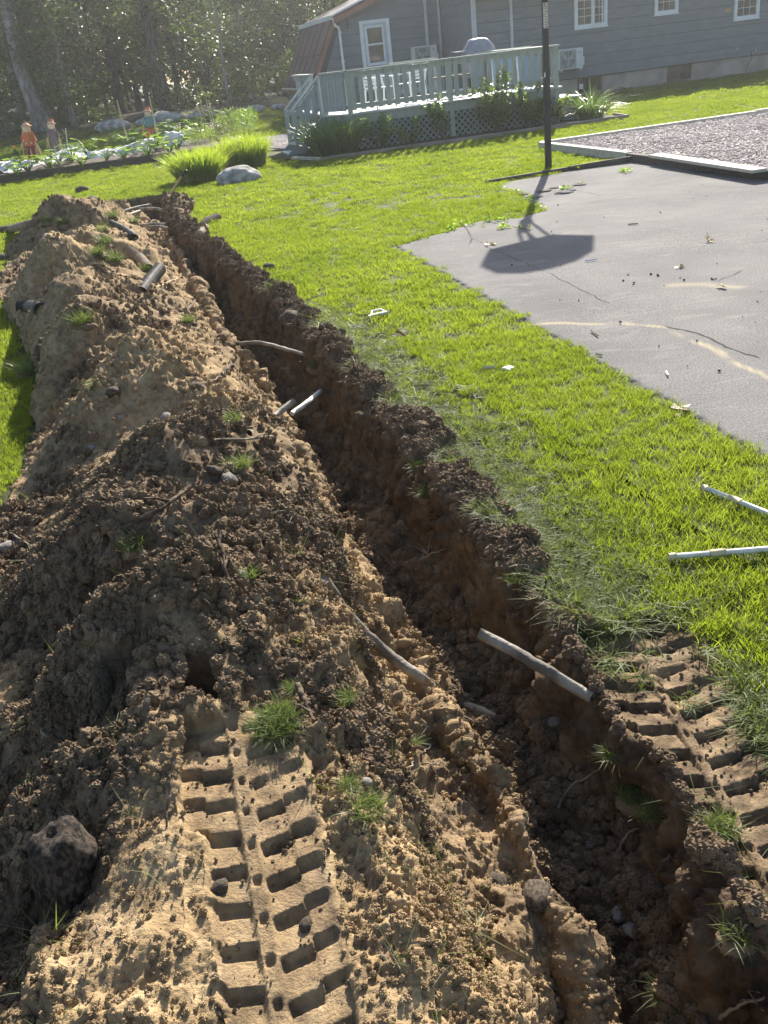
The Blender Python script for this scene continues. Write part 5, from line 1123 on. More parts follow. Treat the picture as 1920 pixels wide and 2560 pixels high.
def tubeat(name, pts, rad, m, label, cat, n=16, amp=.002, seed=0, hollow=False, grp=None):
    w = wobble(pts, n, amp, seed); rr_ = np.interp(np.linspace(0, 1, n), np.linspace(0, 1, len(rad)), rad) if hasattr(rad, '__len__') else np.full(n, rad)
    o = MB().tube(w, list(rr_), 10, cap=not hollow)
    if hollow:
        o.tube(w, list(rr_*.8), 10, cap=False); k1 = n*10
        for k in range(10): a = (n-1)*10; o.f.append((k, (k+1) % 10, k1+(k+1) % 10, k1+k)); o.f.append((a+k, k1+a+k, k1+a+(k+1) % 10, a+(k+1) % 10))
    return tag(o.build(name, m, None, True), label, cat, grp)
tubeat('grey_pipe', [skypt(1197, 1583, 2.42), skypt(1290, 1630, 2.36), skypt(1370, 1678, 2.28), skypt(1452, 1728, at(1452, 1728).y-.05), skypt(1485, 1745, at(1485, 1745).y+.02)], [.0185, .019, .0195, .019], M['greypipe'], 'stout old grey pipe sticking out of the right bank open ended over the trench', 'pipe', 22, .0012, 1, True)
tubeat('grey_pipe', [skypt(812, 1448, at(812, 1448).y-.03), skypt(880, 1550, at(880, 1550).y-.16), skypt(965, 1632, at(965, 1632).y-.16), skypt(1050, 1695, at(1050, 1695).y-.08), at(1118, 1742, -.01)], [.016, .019, .020, .020, .018], M['greypipe'], 'long curved grey pipe spanning from the heap edge down across the sandy ledge', 'pipe', 26, .0016, 2)
tubeat('grey_pipe', [at(1120, 1745, -.01), at(1180, 1780, .02), at(1240, 1800, .01)], [.014, .018, .010], M['greypipe'], 'short broken end of grey pipe surfacing beyond the sandy ledge', 'pipe', 12, .003, 3)
a_ = at(562, 868, .02); tubeat('grey_pipe', [a_, a_.lerp(at(760, 895, .1), .5)+Vector((0, 0, .02)), at(762, 893, .02)], [.016, .015, .014], M['greypipe'], 'thin pale pipe lying right across the middle of the trench', 'pipe', 18, .0015, 4)
tubeat('grey_pipe', [at(620, 1086, .0), skypt(680, 1045, 5.0), skypt(735, 1002, 5.15)], [.020, .019, .019], M['greypipe'], 'grey pipe rising to the right from the heap edge, below the pale one', 'pipe', 14, .001, 5, True)
tubeat('grey_pipe', [skypt(730, 1034, 5.3), skypt(770, 1005, 5.45), at(806, 972, -.02)], [.016, .017, .018], M['pvc'], 'short pale pipe coming out of the right bank with its open end down', 'pipe', 12, .001, 6, True)
for i, (pa, pb_, r, lb) in enumerate([((292, 534), (378, 511), .018, 'upper grey pipe crossing the far end of the trench'), ((305, 548), (352, 526), .016, 'second grey pipe slanting across the far end of the trench'), ((348, 523), (415, 525), .018, 'straight grey pipe reaching the right bank at the far end'), ((325, 568), (420, 562), .020, 'lower grey pipe crossing the far trench above the sandy ledge'), ((372, 567), (422, 571), .014, 'short pipe just below the lower crossing pipe')]):
    ya, yb = P(*pa)[1]-.35, P(*pb_)[1]-.35; tubeat('grey_pipe', [skypt(*pa, ya), skypt((pa[0]+pb_[0])/2, (pa[1]+pb_[1])/2-3, (ya+yb)/2), skypt(*pb_, yb)], r*1.3, M['greypipe'], lb, 'pipe', 12, .002, 10+i)
# corrugated drain pipes
def drain(pxs, lifts, r, m, label, seed, openend=True):
    pts = [at(x, y, l) if not isinstance(l, tuple) else skypt(x, y, l[0]) for (x, y), l in zip(pxs, lifts)]
    L = sum((pts[i+1]-pts[i]).length for i in range(len(pts)-1)); n = max(14, int(L/.011)); w = wobble(pts, n, 0, seed); rr_ = [r*(1+.075*(1 if (i//2) % 2 else -1)) for i in range(n)]
    o = MB().tube(w, rr_, 18, cap=False); k1 = len(o.v); o.tube(w, [q_*.88 for q_ in rr_], 18, cap=False)
    for k in range(18): a = (n-1)*18; o.f.append((k, (k+1) % 18, k1+(k+1) % 18, k1+k)); o.f.append((a+k, k1+a+k, k1+a+(k+1) % 18, a+(k+1) % 18))
    ob = o.build('drain_pipe', m, None, False); return tag(ob, label, 'drain pipe')
drain([(405, 698), (380, 715), (352, 735)], [.10, .055, .0], .058, M['drain'], 'black corrugated drain pipe with its open end facing the trench', 1)
drain([(374, 684), (350, 655), (322, 634)], [.045, .04, .02], .055, M['drainmud'], 'muddy corrugated pipe on the heap above the black open one', 2)
drain([(338, 604), (312, 584), (278, 560)], [.045, .04, .0], .050, M['drain'], 'dark corrugated pipe lying on the far right slope of the heap', 3)
drain([(2, 582), (30, 580), (70, 571), (100, 560)], [.04, .045, .045, .02], .052, M['drainmud'], 'corrugated pipe lying on the lawn at the far left', 4)
drain([(548, 552), (520, 562), (500, 570)], [.05, .05, .0], .056, M['drainmud'], 'light brown corrugated pipe end lying on the lawn right of the trench', 5)
drain([(136, 612), (118, 600), (100, 604)], [.02, .03, .0], .055, M['drainmud'], 'half buried corrugated pipe near the top of the heap', 6)
drain([(102, 775), (75, 768), (48, 768)], [.0, .0, -.01], .060, M['drain'], 'dark corrugated pipe buried in the left foot of the heap', 7)
drain([(515, 575), (500, 590), (488, 602)], [.03, .02, -.03], .05, M['drainmud'], 'stub of corrugated pipe in the crumbled right bank', 8)
# roots, twigs
def twig(pxs, lifts, r, m, label, seed, fork=None):
    pts = [at(x, y, l) for (x, y), l in zip(pxs, lifts)]; n = 14; w = wobble(pts, n, .0035, seed); t = MB().tube(w, list(np.linspace(r, r*.45, n)), 6)
    g = random.Random(seed)
    for q_ in range(fork or 0):
        i = g.randrange(3, n-2); p = Vector(w[i]); d = Vector((g.uniform(-1, 1), g.uniform(-.6, .6), g.uniform(.1, .9))).normalized()*g.uniform(.04, .11); t.tube([p, p+d*.6, p+d+Vector((0, 0, -.01))], [r*.45, r*.35, r*.2], 5)
    return tag(t.build('root', m, None, True), label, 'root')
R1, R2 = M['root'], M['rootdark']
tw = [(((560, 1545), (580, 1500), (572, 1455), (567, 1410)), (.0, .03, .09, .12), .010, R2, 'forked dark root standing up above the square pit', 3), (((475, 1537), (520, 1542), (562, 1545)), (.02, .01, .02), .007, R2, 'thin dark root lying left of the standing forked one', 2),
 (((395, 1620), (430, 1580), (462, 1552)), (.0, .01, .03), .009, R2, 'dark root slanting up to the top of the square pit', 2), (((470, 1435), (520, 1425), (570, 1405)), (.02, .02, .05), .008, R1, 'pale brown root crossing above the forked dark one', 1),
 (((235, 1350), (320, 1330), (400, 1290), (480, 1245)), (.0, .02, .03, .05), .013, R2, 'thick dark root along the middle of the dark hump', 3), (((0, 1330), (60, 1370), (130, 1402)), (.03, .03, .02), .0055, R1, 'long thin pale root at the left photo edge', 2), (((155, 1375), (160, 1420), (172, 1480)), (.06, .04, .0), .006, R1, 'upright thin twig left of the dark hump', 2),
 (((195, 1325), (205, 1350), (215, 1370)), (.05, .03, .0), .005, R2, 'short stiff twig near the upright thin one', 0), (((440, 1690), (437, 1600)), (.01, .0), .003, R2, 'hair root at the left edge of the pit', 0),
 (((442, 1945), (430, 2010), (410, 2090)), (.06, .03, .0), .0045, R2, 'thin dark twig standing left of the track print', 0), (((325, 1805), (345, 1850), (400, 1930)), (.04, .03, .0), .0045, R1, 'thin pale twig left of the brown stump', 2), (((385, 1798), (375, 1840), (368, 1880)), (.07, .04, .0), .009, R2, 'short dark stick beside the small stone left of the print', 0),
 (((118, 1858), (145, 1900), (185, 1955)), (.05, .04, .0), .0045, R1, 'thin twig at the left above the large half buried stone', 2), (((748, 1730), (765, 1770), (783, 1818)), (.02, .02, .01), .010, R2, 'short thick root right of the grassy sod', 1),
 (((955, 2410), (1000, 2450), (1050, 2520), (1065, 2560)), (.02, .015, .01, .01), .0055, R1, 'pale root lying on sandy soil at the bottom edge', 2), (((1095, 2290), (1150, 2287), (1205, 2302)), (.03, .03, .01), .003, R1, 'thin curly root over the heap edge low in the photo', 1),
 (((1030, 1920), (1080, 1922), (1115, 1920)), (.02, .02, .01), .003, R1, 'thin straight root on the sandy slope', 0), (((1020, 1935), (1050, 1905), (1078, 1885)), (.0, .02, .03), .003, R1, 'thin root crossing the straight one on the sandy slope', 0),
 (((1258, 1905), (1300, 1898), (1350, 1875)), (.03, .03, .0), .005, R1, 'short pale root on the dark trench floor', 1), (((1393, 2060), (1430, 2000), (1500, 1935)), (.06, .05, .0), .005, R1, 'slender pale root hanging from the right bank by the grass tuft', 1), (((1540, 2150), (1570, 2100), (1595, 2080)), (.02, .02, .0), .006, R1, 'root stub coming out of the bank below the print', 0),
 (((1758, 2500), (1780, 2450), (1805, 2395)), (.02, .02, .0), .006, R1, 'pale root hanging in the lower right of the trench', 1), (((1800, 2560), (1850, 2540), (1915, 2510)), (.02, .02, .02), .006, R1, 'root at the bottom right corner of the photo', 1),
 (((1000, 1630), (1010, 1570), (1032, 1495)), (.0, .04, .10), .007, R2, 'dark root standing in the trench left of the stout pipe', 2), (((965, 1655), (975, 1620), (990, 1590)), (.0, .03, .06), .008, R2, 'short dark root stub beside the curved pipe', 0),
 (((908, 1320), (905, 1210), (925, 1180), (940, 1128)), (.01, .02, .03, .03), .004, R1, 'long thin hanging root on the shaded bank', 2), (((1052, 1425), (1085, 1395), (1118, 1368)), (.05, .03, .0), .005, R1, 'forked root tip poking out of the shaded bank', 3), (((1130, 1460), (1125, 1420), (1118, 1395)), (.04, .02, .0), .003, R1, 'drooping root fibre below the forked tip', 3),
 (((500, 970), (540, 955), (575, 930)), (.0, .02, .0), .006, R1, 'bent root lying at the middle trench edge', 0), (((525, 868), (550, 855), (568, 845)), (.02, .04, .05), .012, R2, 'broken root at the start of the pale pipe', 2), (((555, 945), (580, 930), (608, 928)), (.02, .05, .01), .014, R2, 'thick arched dark root over the trench edge', 0),
 (((455, 790), (490, 760), (510, 722)), (.0, .03, .10), .018, R2, 'thick curved root rising beside the trench, upper part', 0), (((480, 775), (520, 755), (560, 745)), (.0, .02, .0), .005, R1, 'thin root beside the thick curved one', 1), (((735, 1110), (690, 1108), (605, 1110), (540, 1105)), (.02, .03, .02, .01), .009, R1, 'straight brown root over the sandy trench edge', 2),
 (((590, 803), (620, 803), (645, 807)), (.02, .02, .02), .005, R1, 'small pale stick in the upper trench', 0), (((440, 1045), (446, 1010), (452, 985)), (.0, .05, .08), .004, R2, 'thin upright twig on the middle hump', 3), (((500, 1085), (540, 1050), (575, 1030)), (.01, .02, .02), .004, R1, 'long fine twig on the right slope of the middle hump', 3), (((365, 740), (400, 725), (455, 708)), (.02, .04, .06), .007, M['handle'], 'straight pale stick leaning on the black drain pipe', 0),
 (((700, 850), (740, 838), (800, 815)), (.03, .02, .02), .006, R2, 'dark twig on the crumbly right bank', 1), (((890, 955), (915, 940), (945, 945)), (.03, .03, .01), .005, R1, 'curved fine root on the right crumbs', 1), (((0, 2190), (50, 2165), (75, 2150)), (.02, .02, .01), .004, R1, 'thin root at the left edge beside the large stone', 1)]
for i, (a, l, r, m, lb, fk) in enumerate(tw): twig(a, l, r, m, lb, 400+i, fk)
# stones
def stone(px, py, s, label, seed, m='stone', flat=.6, lift=.2, rot=None, sub=3, amp=.22, st=(1, .8, 1)):
    o = link('stone', lump_mesh('stone', seed, sub, amp, flat, M[m], 1.1, True)); p = at(px, py, s*lift); o.location = p; o.scale = (s*st[0], s*st[1], s*st[2]); o.rotation_euler = rot or (random.uniform(-.4, .4), random.uniform(-.4, .4), random.uniform(0, 6)); return tag(o, label, 'stone')
stone(192, 2225, .135, 'large dark soil covered stone half buried at the lower left', 501, 'stonedark', 1.15, .35, (.25, .1, .4), 4, .24, (.56, .62, 1.0))
stone(268, 1775, .085, 'tall narrow slab of stone standing in the dark hollow left of the pit', 502, 'stonedirt', 1.5, .5, (.1, .15, .3), 3, .25, (.34, .3, 1.0))
stone(338, 1722, .035, 'round muddy stone between standing slab and square pit', 503, 'stonedirt'); stone(398, 1822, .034, 'brown stone beside the short dark stick', 504, 'stonedirt')
stone(165, 1955, .028, 'small muddy stone under the thin twig at the left', 505, 'stonedirt')
for i, (px, py, s, lb, m) in enumerate([(548, 2225, .022, 'flat sandy stone in the crumbled half of the track print', 'stonedirt'), (765, 2315, .016, 'small dark clod like stone in the right row of the track print', 'stonedirt'), (575, 1205, .038, 'pale oval stone below the small sod on the middle hump', 'stone'), (535, 1180, .032, 'round dark stone above the pale oval one', 'stonedirt'), (227, 1125, .034, 'round grey stone on the left middle of the heap', 'stone'), (300, 1048, .032, 'flat pale stone near the top of the middle hump', 'stone'), (415, 1045, .034, 'pale stone under the upright twig', 'stone'),
    (285, 985, .05, 'angular dark stone below the sandy hump', 'stonedirt'), (495, 975, .055, 'dark rounded stone at the sandy hump right foot', 'stonedirt'), (120, 1040, .03, 'grey stone at the upper left of the dark hump', 'stone'), (165, 1110, .04, 'long flat stone sunk in the left slope', 'stone'), (12, 1480, .035, 'pale round stone at the left photo edge', 'stone'), (137, 1512, .018, 'white pebble on the left slope', 'stone'), (20, 1375, .05, 'pale slab on the far left slope', 'stone'), (325, 1210, .035, 'reddish stone on the dark hump', 'stonedirt'), (600, 1442, .020, 'small round pebble right of the forked root', 'stone'),
    (1098, 1617, .022, 'pale pebble on the trench floor left of the stout pipe', 'stone'), (1387, 1810, .026, 'pale oval stone on the dark trench floor below the pipe', 'stone'), (1325, 1910, .022, 'bluish round stone on the trench floor', 'stone'), (1475, 2115, .015, 'white pebble high on the trench floor', 'stone'), (1545, 2292, .026, 'grey angular stone in the lower trench', 'stone'), (1580, 2330, .03, 'pale angular stone in the lower trench, biggest there', 'stone'), (1640, 2395, .022, 'cracked pale stone in the lower trench', 'stone'), (1270, 1650, .04, 'brown stone in the bank foot under the pipe', 'stonedirt'), (1345, 2250, .05, 'sandy clump at the end of the sandy ledge', 'stonedirt'), (1640, 2220, .04, 'tall sandy stone stuck in the right bank', 'stonedirt'),
    (728, 802, .09, 'rounded brown boulder in the right bank of the upper trench', 'stonedirt'), (675, 672, .075, 'grey stone on top of the right bank', 'stonedirt'), (640, 645, .0001, '', None), (208, 480, .14, 'large angular rock on the far top of the heap', 'stonedirt'), (235, 500, .09, 'grey rock face beside the large far rock', 'stone'), (10, 650, .10, 'dark stone on the lawn at the far left edge', 'stonedirt'), (262, 905, .03, 'small stone beside the sandy crest', 'stone'), (510, 770, .03, 'bluish stone in the upper trench floor', 'stone'), (365, 747, .02, 'white pebble below the black drain pipe', 'stone'), (920, 1960, .014, 'grey white pebble above the right grass tufts', 'stone'), (1190, 2310, .010, 'tiny pale pebble on the heap edge', 'stone'), (1245, 2210, .03, 'brown lump in the hollow under the sandy ledge', 'stonedirt')]):
    if m: stone(px, py, s, lb, 510+i, m)
# sods and grass tufts on the dug ground
tuft_g = [blades(f'tuft_{i}', 150, .04, .055, .0030, .7, M['tuft'], 3, .9, 600+i) for i in range(3)]; tuft_d = [blades(f'dry_tuft_{i}', 70, .05, .055, .0028, .8, M['crushed'], 3, 1.1, 610+i) for i in range(3)]
lumpm = [lump_mesh(f'sod_{i}', 620+i, 3, .25, .6, M['clodd'], 1.6) for i in range(3)]
def sod(px, py, s, label, k=0, green=True, lift=.01, body=True, tiltx=0.0):
    p = at(px, py, lift*s); t = thing('grass_sod', label, 'grass sod', tuple(p)); t.scale = (s, s, s); t.rotation_euler = (tiltx, random.uniform(-.3, .3), random.uniform(0, 6))
    if body: o = link('soil', lumpm[k % 3], None, t); o.scale = (.055, .05, .04); o.location.z = -.02
    link('grass', tuft_g[k % 3], None, t)
    if not green: link('dry_grass', tuft_d[k % 3], None, t)
    return t
sods = [(690, 1822, .80, 'densest round grassy sod beside the top of the track print', True), (925, 2035, .85, 'bright green grass tuft with long blades on the sandy heap edge', True), (870, 1975, .5, 'green tuft just above the bright long bladed one', True), (870, 1758, .6, 'flattened pale sod on a dark clod right of the grassy sod', False), (80, 1975, .6, 'grass tuft at the left photo edge', True), (335, 1370, .9, 'pale grass tuft in the middle of the dark hump', False), (600, 1175, 1.0, 'small sod right of the pale oval stone', False), (240, 975, 1.0, 'tuft left of the angular dark stone', False), (1065, 1665, .8, 'green tuft in the trench behind the curved pipe', True),
  (1580, 2010, .95, 'long bladed bright tuft hanging over the right bank', True), (1540, 1900, .8, 'dark tuft on the bank above the long bladed one', False), (1620, 2045, .7, 'pale bladed tuft at the bank edge of the right print', False), (1290, 1460, .8, 'pale tuft on the crumbly right bank', False), (1045, 1175, .9, 'tuft hanging on the middle right bank', False), (1065, 1245, .9, 'second tuft hanging below on the middle right bank', False), (1195, 1280, .9, 'spread tuft on the bank crest', False), (1215, 1295, .8, 'small tuft beside the spread one', False), (790, 920, 1.3, 'green tuft above the short pale pipe', True), (800, 950, 1.0, 'tuft right at the root of the short pale pipe', True),
  (690, 735, 1.9, 'wide green sod lying on the upper right bank', False), (255, 585, 2.0, 'green sod high on the far heap', True), (120, 560, 1.9, 'leftmost of the sods on the far heap', False), (160, 565, 1.9, 'sod right beside the leftmost far one', False), (262, 612, 1.7, 'dark sod below the high green one', True), (285, 655, 1.9, 'sod left of the muddy drain pipe', False), (245, 640, 1.7, 'sod on the far heap slope, left of the one by the pipe', False), (365, 682, 1.5, 'green tuft under the muddy drain pipe end', True), (280, 545, 1.6, 'sod below the far rocks', False), (335, 558, 1.5, 'thin grass at the far end of the trench', True), (210, 815, 1.6, 'pale sod on the upper middle heap', False), (75, 940, 1.9, 'dark sod on the lawn at the left foot of the heap', False), (470, 810, 1.2, 'grass by the thick curved root', False), (580, 1060, 1.0, 'little tuft on the sandy trench edge', True), (1685, 2510, 1.0, 'grass tuft in the trench at the lower right', False), (1850, 2345, .9, 'green tuft on the bank at the right edge', True), (620, 1450, .7, 'sparse green shoots right of the forked root', True), (1025, 1870, .7, 'green shoots on the heap edge below the curved pipe', True), (1800, 2090, .9, 'bent grass at the right of the print', False), (730, 1730, .4, 'thin tuft above the densest sod', False)]
for i, (px, py, s, lb, gr_) in enumerate(sods): sods[i] = sod(px, py, s, lb, i, gr_, body=(s > .85))
for k_ in sods[0].children:
    if k_.name.startswith('grass'): k_.data = blades('dome_grass', 900, .062, .050, .0030, .6, M['tuft'], 3, 1.1, 666, zlo=.004)
    else: k_.scale = (.075, .065, .055)
# white plastic pipes on the lawn
def pvc(a, b, label, cpl, seed):
    p, q_ = Vector(P(*a, .035)), Vector(P(*b, .03)); q_ = p+(q_-p)*1.6; t = thing('pvc_pipe', label, 'pipe', (0, 0, 0), 0, 'white pvc pipes on the lawn'); c = p.lerp(q_, cpl)
    d = (q_-p).normalized(); MB().tube([p, q_], .0115, 12).build('tube', M['pvc'], t, True); MB().tube([c-d*.03, c+d*.03], .0155, 12).build('coupling', M['pvcy'], t, True); MB().tube([p-d*.004, p+d*.025], .0145, 12).build('end_cap', M['pvcy'], t, True)
pvc((1757, 1218), (1925, 1285), 'upper white plastic pipe on the lawn at the right photo edge, slanting down', .31, 1); pvc((1674, 1392), (1925, 1372), 'lower white plastic pipe on the lawn at the right photo edge, nearly level', .30, 2)
vp = P(946, 788, .02); vt = thing('plastic_valve_box', 'small white plastic bracket lying on the lawn right of the trench', 'plastic part', vp, .3); vt.scale = (.75, .75, .75)
MB().box(-.09, .09, -.03, -.005, .0, .03).build('body', M['pvc'], vt); MB().tube([(-.075, 0, .02), (-.05, .055, .04), (.05, .055, .04), (.075, 0, .02)], .012, 8).build('loop', M['pvc'], vt, True); MB().tube([(-.12, -.03, .015), (.12, -.02, .015)], .014, 8).build('stub', M['pvc'], vt, True)
w_ = tag(MB().tube([P(1208, 919, .03), P(1238, 918, .03)], .012, 6).build('wood_stick', M['pvcy'], None), 'short pale stick lying on the lawn', 'stick')
pp = link('crumpled_paper', lump_mesh('crumpled_paper', 77, 2, .5, .5, M['white'], 2.4)); pp.location = P(1270, 920, .02); pp.scale = (.035, .03, .02); tag(pp, 'small crumpled white paper on the lawn right of the pale stick', 'litter')
# leaves, chips and dark crumbs on the pavement
for i, (px, py, lb) in enumerate([(1768, 602, 'dry curled leaves in the middle of the pavement'), (1815, 716, 'flat grey leaf pieces at the right of the pavement'), (1698, 670, 'small pale leaf on the pavement'), (1697, 1026, 'curled brown leaf at the grass edge of the pavement'), (1225, 609, 'pale leaf scrap near the cracked pavement corner')]):
    o = link('leaf_litter', leafmesh('leaf_litter', 5, .07, .05, blobs([(0, 0, .01, .03)]), M['straw'], 640+i, up=.1)); o.location = P(px, py, .018); o.scale = (1, 1, .5); tag(o, lb, 'leaf')
for i, (a, b, lb) in enumerate([((1478, 826), (1495, 838), 'short stick on the near pavement'), ((1462, 652), (1492, 648), 'thin pale twig right of the hoop shadow'), ((1490, 885), (1505, 888), 'dark bent twig on the near pavement'), ((1665, 928), (1670, 938), 'white chip on the near pavement'), ((1570, 561), (1595, 559), 'fine twig on the far pavement')]):
    tag(MB().tube([P(*a, .02), P(*b, .02)], .006, 5).build('pavement_twig', M['root'] if 'white' not in lb and 'pale' not in lb else M['white'], None), lb, 'twig')
n = 80; cx = rng.uniform(1.5, 6.5, n); cy = rng.uniform(5, 13, n); k = inpoly(cx, cy, [(p[0], p[1]) for p in PAV]); cx, cy = cx[k], cy[k]
ex = np.array([P(a, b, 0)[:2] for a, b in ((1558, 706), (1570, 692), (1585, 712), (1583, 717), (1627, 690), (1644, 692), (1645, 694), (1780, 703), (1785, 704), (1790, 702), (1778, 701), (1400, 755), (1447, 756), (1647, 872), (1551, 811), (1798, 934), (1742, 858), (1893, 760), (1280, 667), (1356, 513), (1395, 516), (1652, 535), (1650, 534), (1452, 873), (1710, 705), (1700, 700))])
M['crumb'] = mat('asphalt_crumb', (.03, .028, .027), .9); crm = [lump_mesh(f'crumb_{i}', 700+i, 1, .3, .8, M['crumb']) for i in range(2)]
allc = np.r_[np.c_[cx, cy], ex]; scatter('pavement_crumbs', np.c_[allc, np.full(len(allc), .018)], crm, sc=np.r_[rng.uniform(.003, .007, len(cx)), rng.uniform(.006, .011, len(ex))], label='dark crumbs scattered over the pavement', cat='crumbs')
# broken asphalt and weeds at the post
for i, (px, py, s) in enumerate([(1335, 492, .12), (1360, 478, .10), (1410, 482, .13), (1385, 470, .07), (1450, 462, .10), (1310, 485, .08), (1430, 476, .06)]):
    o = link('asphalt_chunk', lump_mesh('asphalt_chunk', 720+i, 2, .3, .25, M['timberdark'] if i % 2 else am, 1.6)); o.location = P(px, py, .015); o.scale = (s, s*.7, s*.8); tag(o, 'broken chunk of old asphalt by the foot of the post', 'asphalt chunk', 'broken asphalt chunks at the post')
# ================================================================= loose clods over the dug ground
globals().update(KEEP)
Vh = VV.reshape(NR, NC, 3); 
def vis_w(mask, yexp=2.0):
    mask = mask*(0.15+rough)
    return vis_w0(mask, yexp)
def vis_w0(mask, yexp=2.0): 
    A = np.abs(np.gradient(X, axis=1)*np.gradient(Y, axis=0))*nl; w = A/(Y**2+2.3)**(yexp/2)*mask*(Y > .5); w = w.ravel(); return w/w.sum()
inview = (X > -.43*Y-.75) & (X < .45*Y+.8)
def pick(mask, n, yexp=2.0): i = rng.choice(NR*NC, n, p=vis_w(mask & inview, yexp)); return i
def clods(name, mask, n, meshes, smin, smax, label, yexp=2.0, pw_=3.6):
    i = pick(mask, n, yexp); p = VV[i]+rng.normal(0, .003, (n, 3)); d = np.sqrt(p[:, 1]**2+2.2); s = (smin+(smax-smin)*rng.uniform(0, 1, n)**pw_*1.0)*np.clip(d/2.6, .8, 1.35)
    p[:, 2] += s*.25; scatter(name, p, meshes, sc=s, tilt=rng.uniform(-3, 3, (n, 2)), label=label, cat='soil clods')
cd = [lump_mesh(f'clodd_{i}', 800+i, 3, .5, .75, M['clodd'], 3.0) for i in range(4)]; cs_ = [lump_mesh(f'clods_{i}', 820+i, 3, .5, .75, M['clods'], 3.0) for i in range(4)]
isheap = onheap & (flat < .2); sandy = sand > .48
clods('dark_soil_clods', isheap & ~sandy, 34000, cd, .0018, .022, 'dark crumbly clods strewn over the heap')
clods('sandy_soil_clods', isheap & sandy, 30000, cs_, .0015, .012, 'sandy crumbs strewn over the heap')
clods('bank_soil_clods', crumbz & ~intr & (flat < .2) & (Y < 17), 20000, cd, .0022, .024, 'dark clods along the right edge of the trench')
clods('trench_floor_clods', intr & (q > inf['rid']+.04) & (inf['wl'] < .3), 13000, cd, .0022, .024, 'dark clods on the trench floor')
clods('ledge_clods', intr & (q < inf['rid']+.03), 16000, cs_, .002, .012, 'sandy clods on the ledge inside the trench')
clods('print_crumbs', (flat > .7), 2600, cd, .0010, .0065, 'crumbs fallen into the track prints')
# ================================================================= grass
def lawnmask(x, y, mg=0.0):
    xb, xc = XB(y), XC(y); jit = .035*perlin(x*5, y*5)+.02*perlin(x*14, y*14)
    dug = (x > xb-.01+jit) & (x < xc+.0+jit*1.5) & (y < YEND+.1) & (y > -2)
    ok = ~dug
    s2, t2, _ = track_xy(x, y, TR2[0], TR2[1]); ok &= ~((np.abs(t2) < .235) & (s2 > .02) & (y < 2.7) & (x < 2))
    for pl in (PAV, GRV, PTH): 
        ok &= ~inpoly(x+mg*0+.015*perlin(x*9, y*9), y+.02*perlin(x*8, y*8+4), pl)
    d = np.stack([x-HO[0], y-HO[1]]); lx = d[0]*E1[0]+d[1]*E1[1]; ly = d[0]*E2[0]+d[1]*E2[1]
    ok &= ~((lx > bx0-.05-.4*(ly-by0)) & (lx < -3.68) & (ly > by0) & (ly < -3.0)); ok &= ~((ly > 0) & (lx > -4.1)); ok &= ~((ly > 3.0) & (lx > -8.45))
    g_ = np.stack([x-G0[0], y-G0[1]]); ux = g_[0]*math.cos(GA)+g_[1]*math.sin(GA); uy = -g_[0]*math.sin(GA)+g_[1]*math.cos(GA); ok &= ~((ux < 2.56) & (uy > -.07) & (uy < 4.5))
    return ok & (y < 40.5)
def lawn(name, y0, y1, sp, R, nb, h, w, seg, label, k=4, hmul=1.0):
    h = h*.62; nb = int(nb*1.3); w = w*.9
    ms = [blades(f'{name}_tile_{i}', nb, R, h, w, .55, M['grass'], seg, .55, 900+i+int(y0*10), hv=.45) for i in range(k)]
    gx, gy = np.meshgrid(np.arange(-26, 22, sp), np.arange(y0, y1, sp)); gx = gx.ravel()+rng.uniform(-.5, .5, gx.size)*sp; gy = gy.ravel()+rng.uniform(-.5, .5, gy.size)*sp
    ok = (gx > -.47*gy-1.0) & (gx < .53*gy+1.0) & (gy >= y0) & (gy < y1); gx, gy = gx[ok], gy[ok]; ok = lawnmask(gx, gy)
    gx, gy = gx[ok], gy[ok]; mow = 1+.13*perlin(gx*1.3, gy*1.3)+.12*perlin(gx*.35, gy*.35)
    ts, tt, tl = track_xy(gx, gy, P(850, 772), P(1345, 1165)); mow = mow*(1-.62*((np.abs(tt) < .13) & (ts > 0) & (ts < tl) & (np.sin(2*PI*(ts+.5*np.abs(tt))/.24) > -.1)))
    # flattened and worn near the dug edge on the right
    e = gx-XC(gy); worn_ = np.where((e > 0) & (gy < 6.5), sm((.38-e)/.3), 0)
    keep = rng.uniform(0, 1, len(gx)) > worn_*.25; gx, gy, mow, worn_ = gx[keep], gy[keep], mow[keep], worn_[keep]
    sc = rng.uniform(.8, 1.2, len(gx))*mow*(1-.25*worn_)
    return scatter(name, np.c_[gx, gy, tz(gx, gy)], ms, sc=sc*hmul, tilt=rng.normal(0, .12, (len(gx), 2))+rng.normal(0, .5, (len(gx), 2))*worn_[:, None], label=label, cat='grass')
lawn('lawn_near', 1.2, 6.2, .075, .062, 75, .052, .0036, 3, 'bright lawn grass nearest the camera')
lawn('lawn_middle', 6.2, 12.5, .13, .10, 110, .052, .0055, 2, 'bright lawn grass along the pavement')
lawn('lawn_far', 12.5, 24, .24, .19, 190, .052, .0095, 2, 'bright lawn grass by garden and deck')
lawn('lawn_distant', 24, 41, .42, .34, 260, .055, .018, 1, 'lawn grass beyond garden and by the house wall')
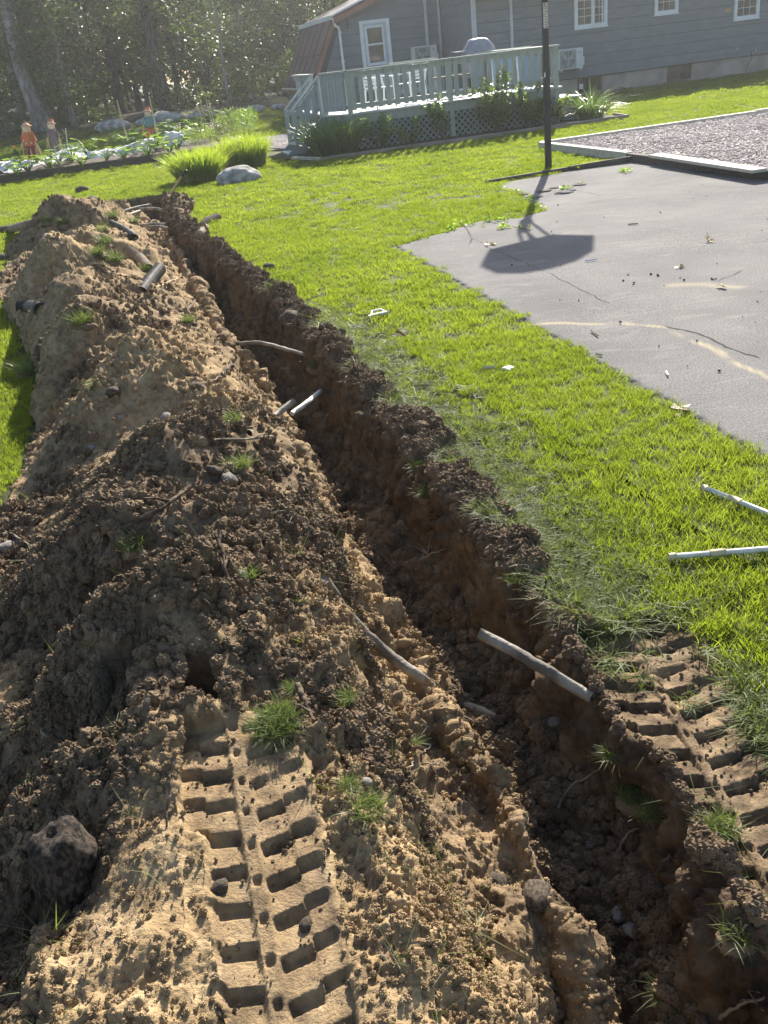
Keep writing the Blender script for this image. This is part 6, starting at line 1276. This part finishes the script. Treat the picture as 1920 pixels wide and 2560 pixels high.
# flattened grass beside the trench and the prints
fl = [blades(f'crushed_{i}', 24, .05, .065, .0055, 1.0, M['crushed'], 3, 1.1, 950+i, flatten=.55) for i in range(4)]
n = 5000; y_ = rng.uniform(1.0, 7.5, n); e_ = rng.exponential(.13, n); x_ = XC(y_)+e_-.05; s2, t2, _ = track_xy(x_, y_, TR2[0], TR2[1]); k = ((~((np.abs(t2) < .20) & (s2 > .03))) | (rng.uniform(0, 1, n) < .07)) & (e_ < .6) & (rng.uniform(0, 1, n) < np.interp(y_, [1, 3, 7.5], [1, .7, .3]))
x_, y_ = x_[k], y_[k]; scatter('crushed_grass', np.c_[x_, y_, np.maximum(base(x_, y_), 0)+.004], fl, sc=rng.uniform(.6, 1.15, len(x_)), tilt=rng.normal(0, .25, (len(x_), 2)), label='flattened pale grass along the right edge of the trench and the track print', cat='grass')
i = pick((isheap | (crumbz & ~intr)) & (Y < 12), 260); scatter('loose_grass_bits', VV[i]+[0, 0, .006], [blades(f'bits_{j}', 7, .02, .07, .003, 1.0, M['crushed'], 3, 1.4, 970+j, flatten=.5) for j in range(3)], sc=rng.uniform(.5, 1.0, len(i)), tilt=rng.normal(0, .5, (len(i), 2)), label='loose blades of grass mixed into the dug soil', cat='grass')
n = 150; i = pick(soilf > .5, n); fr_ = []
for j in range(3):
    g = random.Random(980+j); mb = MB(); pts = [(0, 0, 0)]; 
    for s in range(6): p = pts[-1]; pts.append((p[0]+g.uniform(-.008, .02), p[1]+g.uniform(-.012, .012), max(.002, p[2]+g.uniform(-.006, .010))))
    mb.tube(pts, [.0016]*6+[.0006], 4); me = mb.mesh(f'rootlet_{j}'); me.materials.append(M['root']); fr_.append(me)
scatter('rootlets', VV[i], fr_, sc=rng.uniform(.5, 1.6, n), tilt=rng.normal(0, .6, (n, 2)), label='fine rootlets sticking out of the soil', cat='roots')
# weeds along the broken pavement edge
wd = [leafmesh(f'weed_{j}', 14, .05, .02, blobs([(0, 0, .02, .04)]), M['veg'], 990+j) for j in range(3)]
wp = []
for a, b in (((1225, 466), (1303, 481)), ((1303, 481), (1357, 528)), ((1298, 548), (1199, 555)), ((1400, 474), (1460, 462)), ((1545, 432), (1580, 428)), ((1199, 555), (1100, 585)), ((1120, 560), (1345, 578))):
    for _ in range(10): t_ = random.random(); wp.append(P(a[0]+(b[0]-a[0])*t_+random.gauss(0, 3), a[1]+(b[1]-a[1])*t_+random.gauss(0, 2), .01))
scatter('pavement_weeds', wp, wd, sc=rng.uniform(.4, .9, len(wp)), label='small weeds along the broken pavement edge', cat='weeds')

# ================================================================= added volume whose scatter lifts the darks like lens veil
hz = MB().box(-150, 150, -32, 226, -2.2, 19).build('lens_veil_haze', None)
hm = bpy.data.materials.new('lens_veil_air'); hm.use_nodes = True; hn = hm.node_tree; hn.nodes.remove(hn.nodes['Principled BSDF'])
pv = hn.nodes.new('ShaderNodeVolumePrincipled'); pv.inputs['Color'].default_value = (0.9, 0.92, 0.95, 1); pv.inputs['Density'].default_value = 0.0009; pv.inputs['Anisotropy'].default_value = 0.6
hn.links.new(pv.outputs[0], hn.nodes['Material Output'].inputs['Volume']); hz.data.materials.append(hm); tag(hz, kind='stuff')
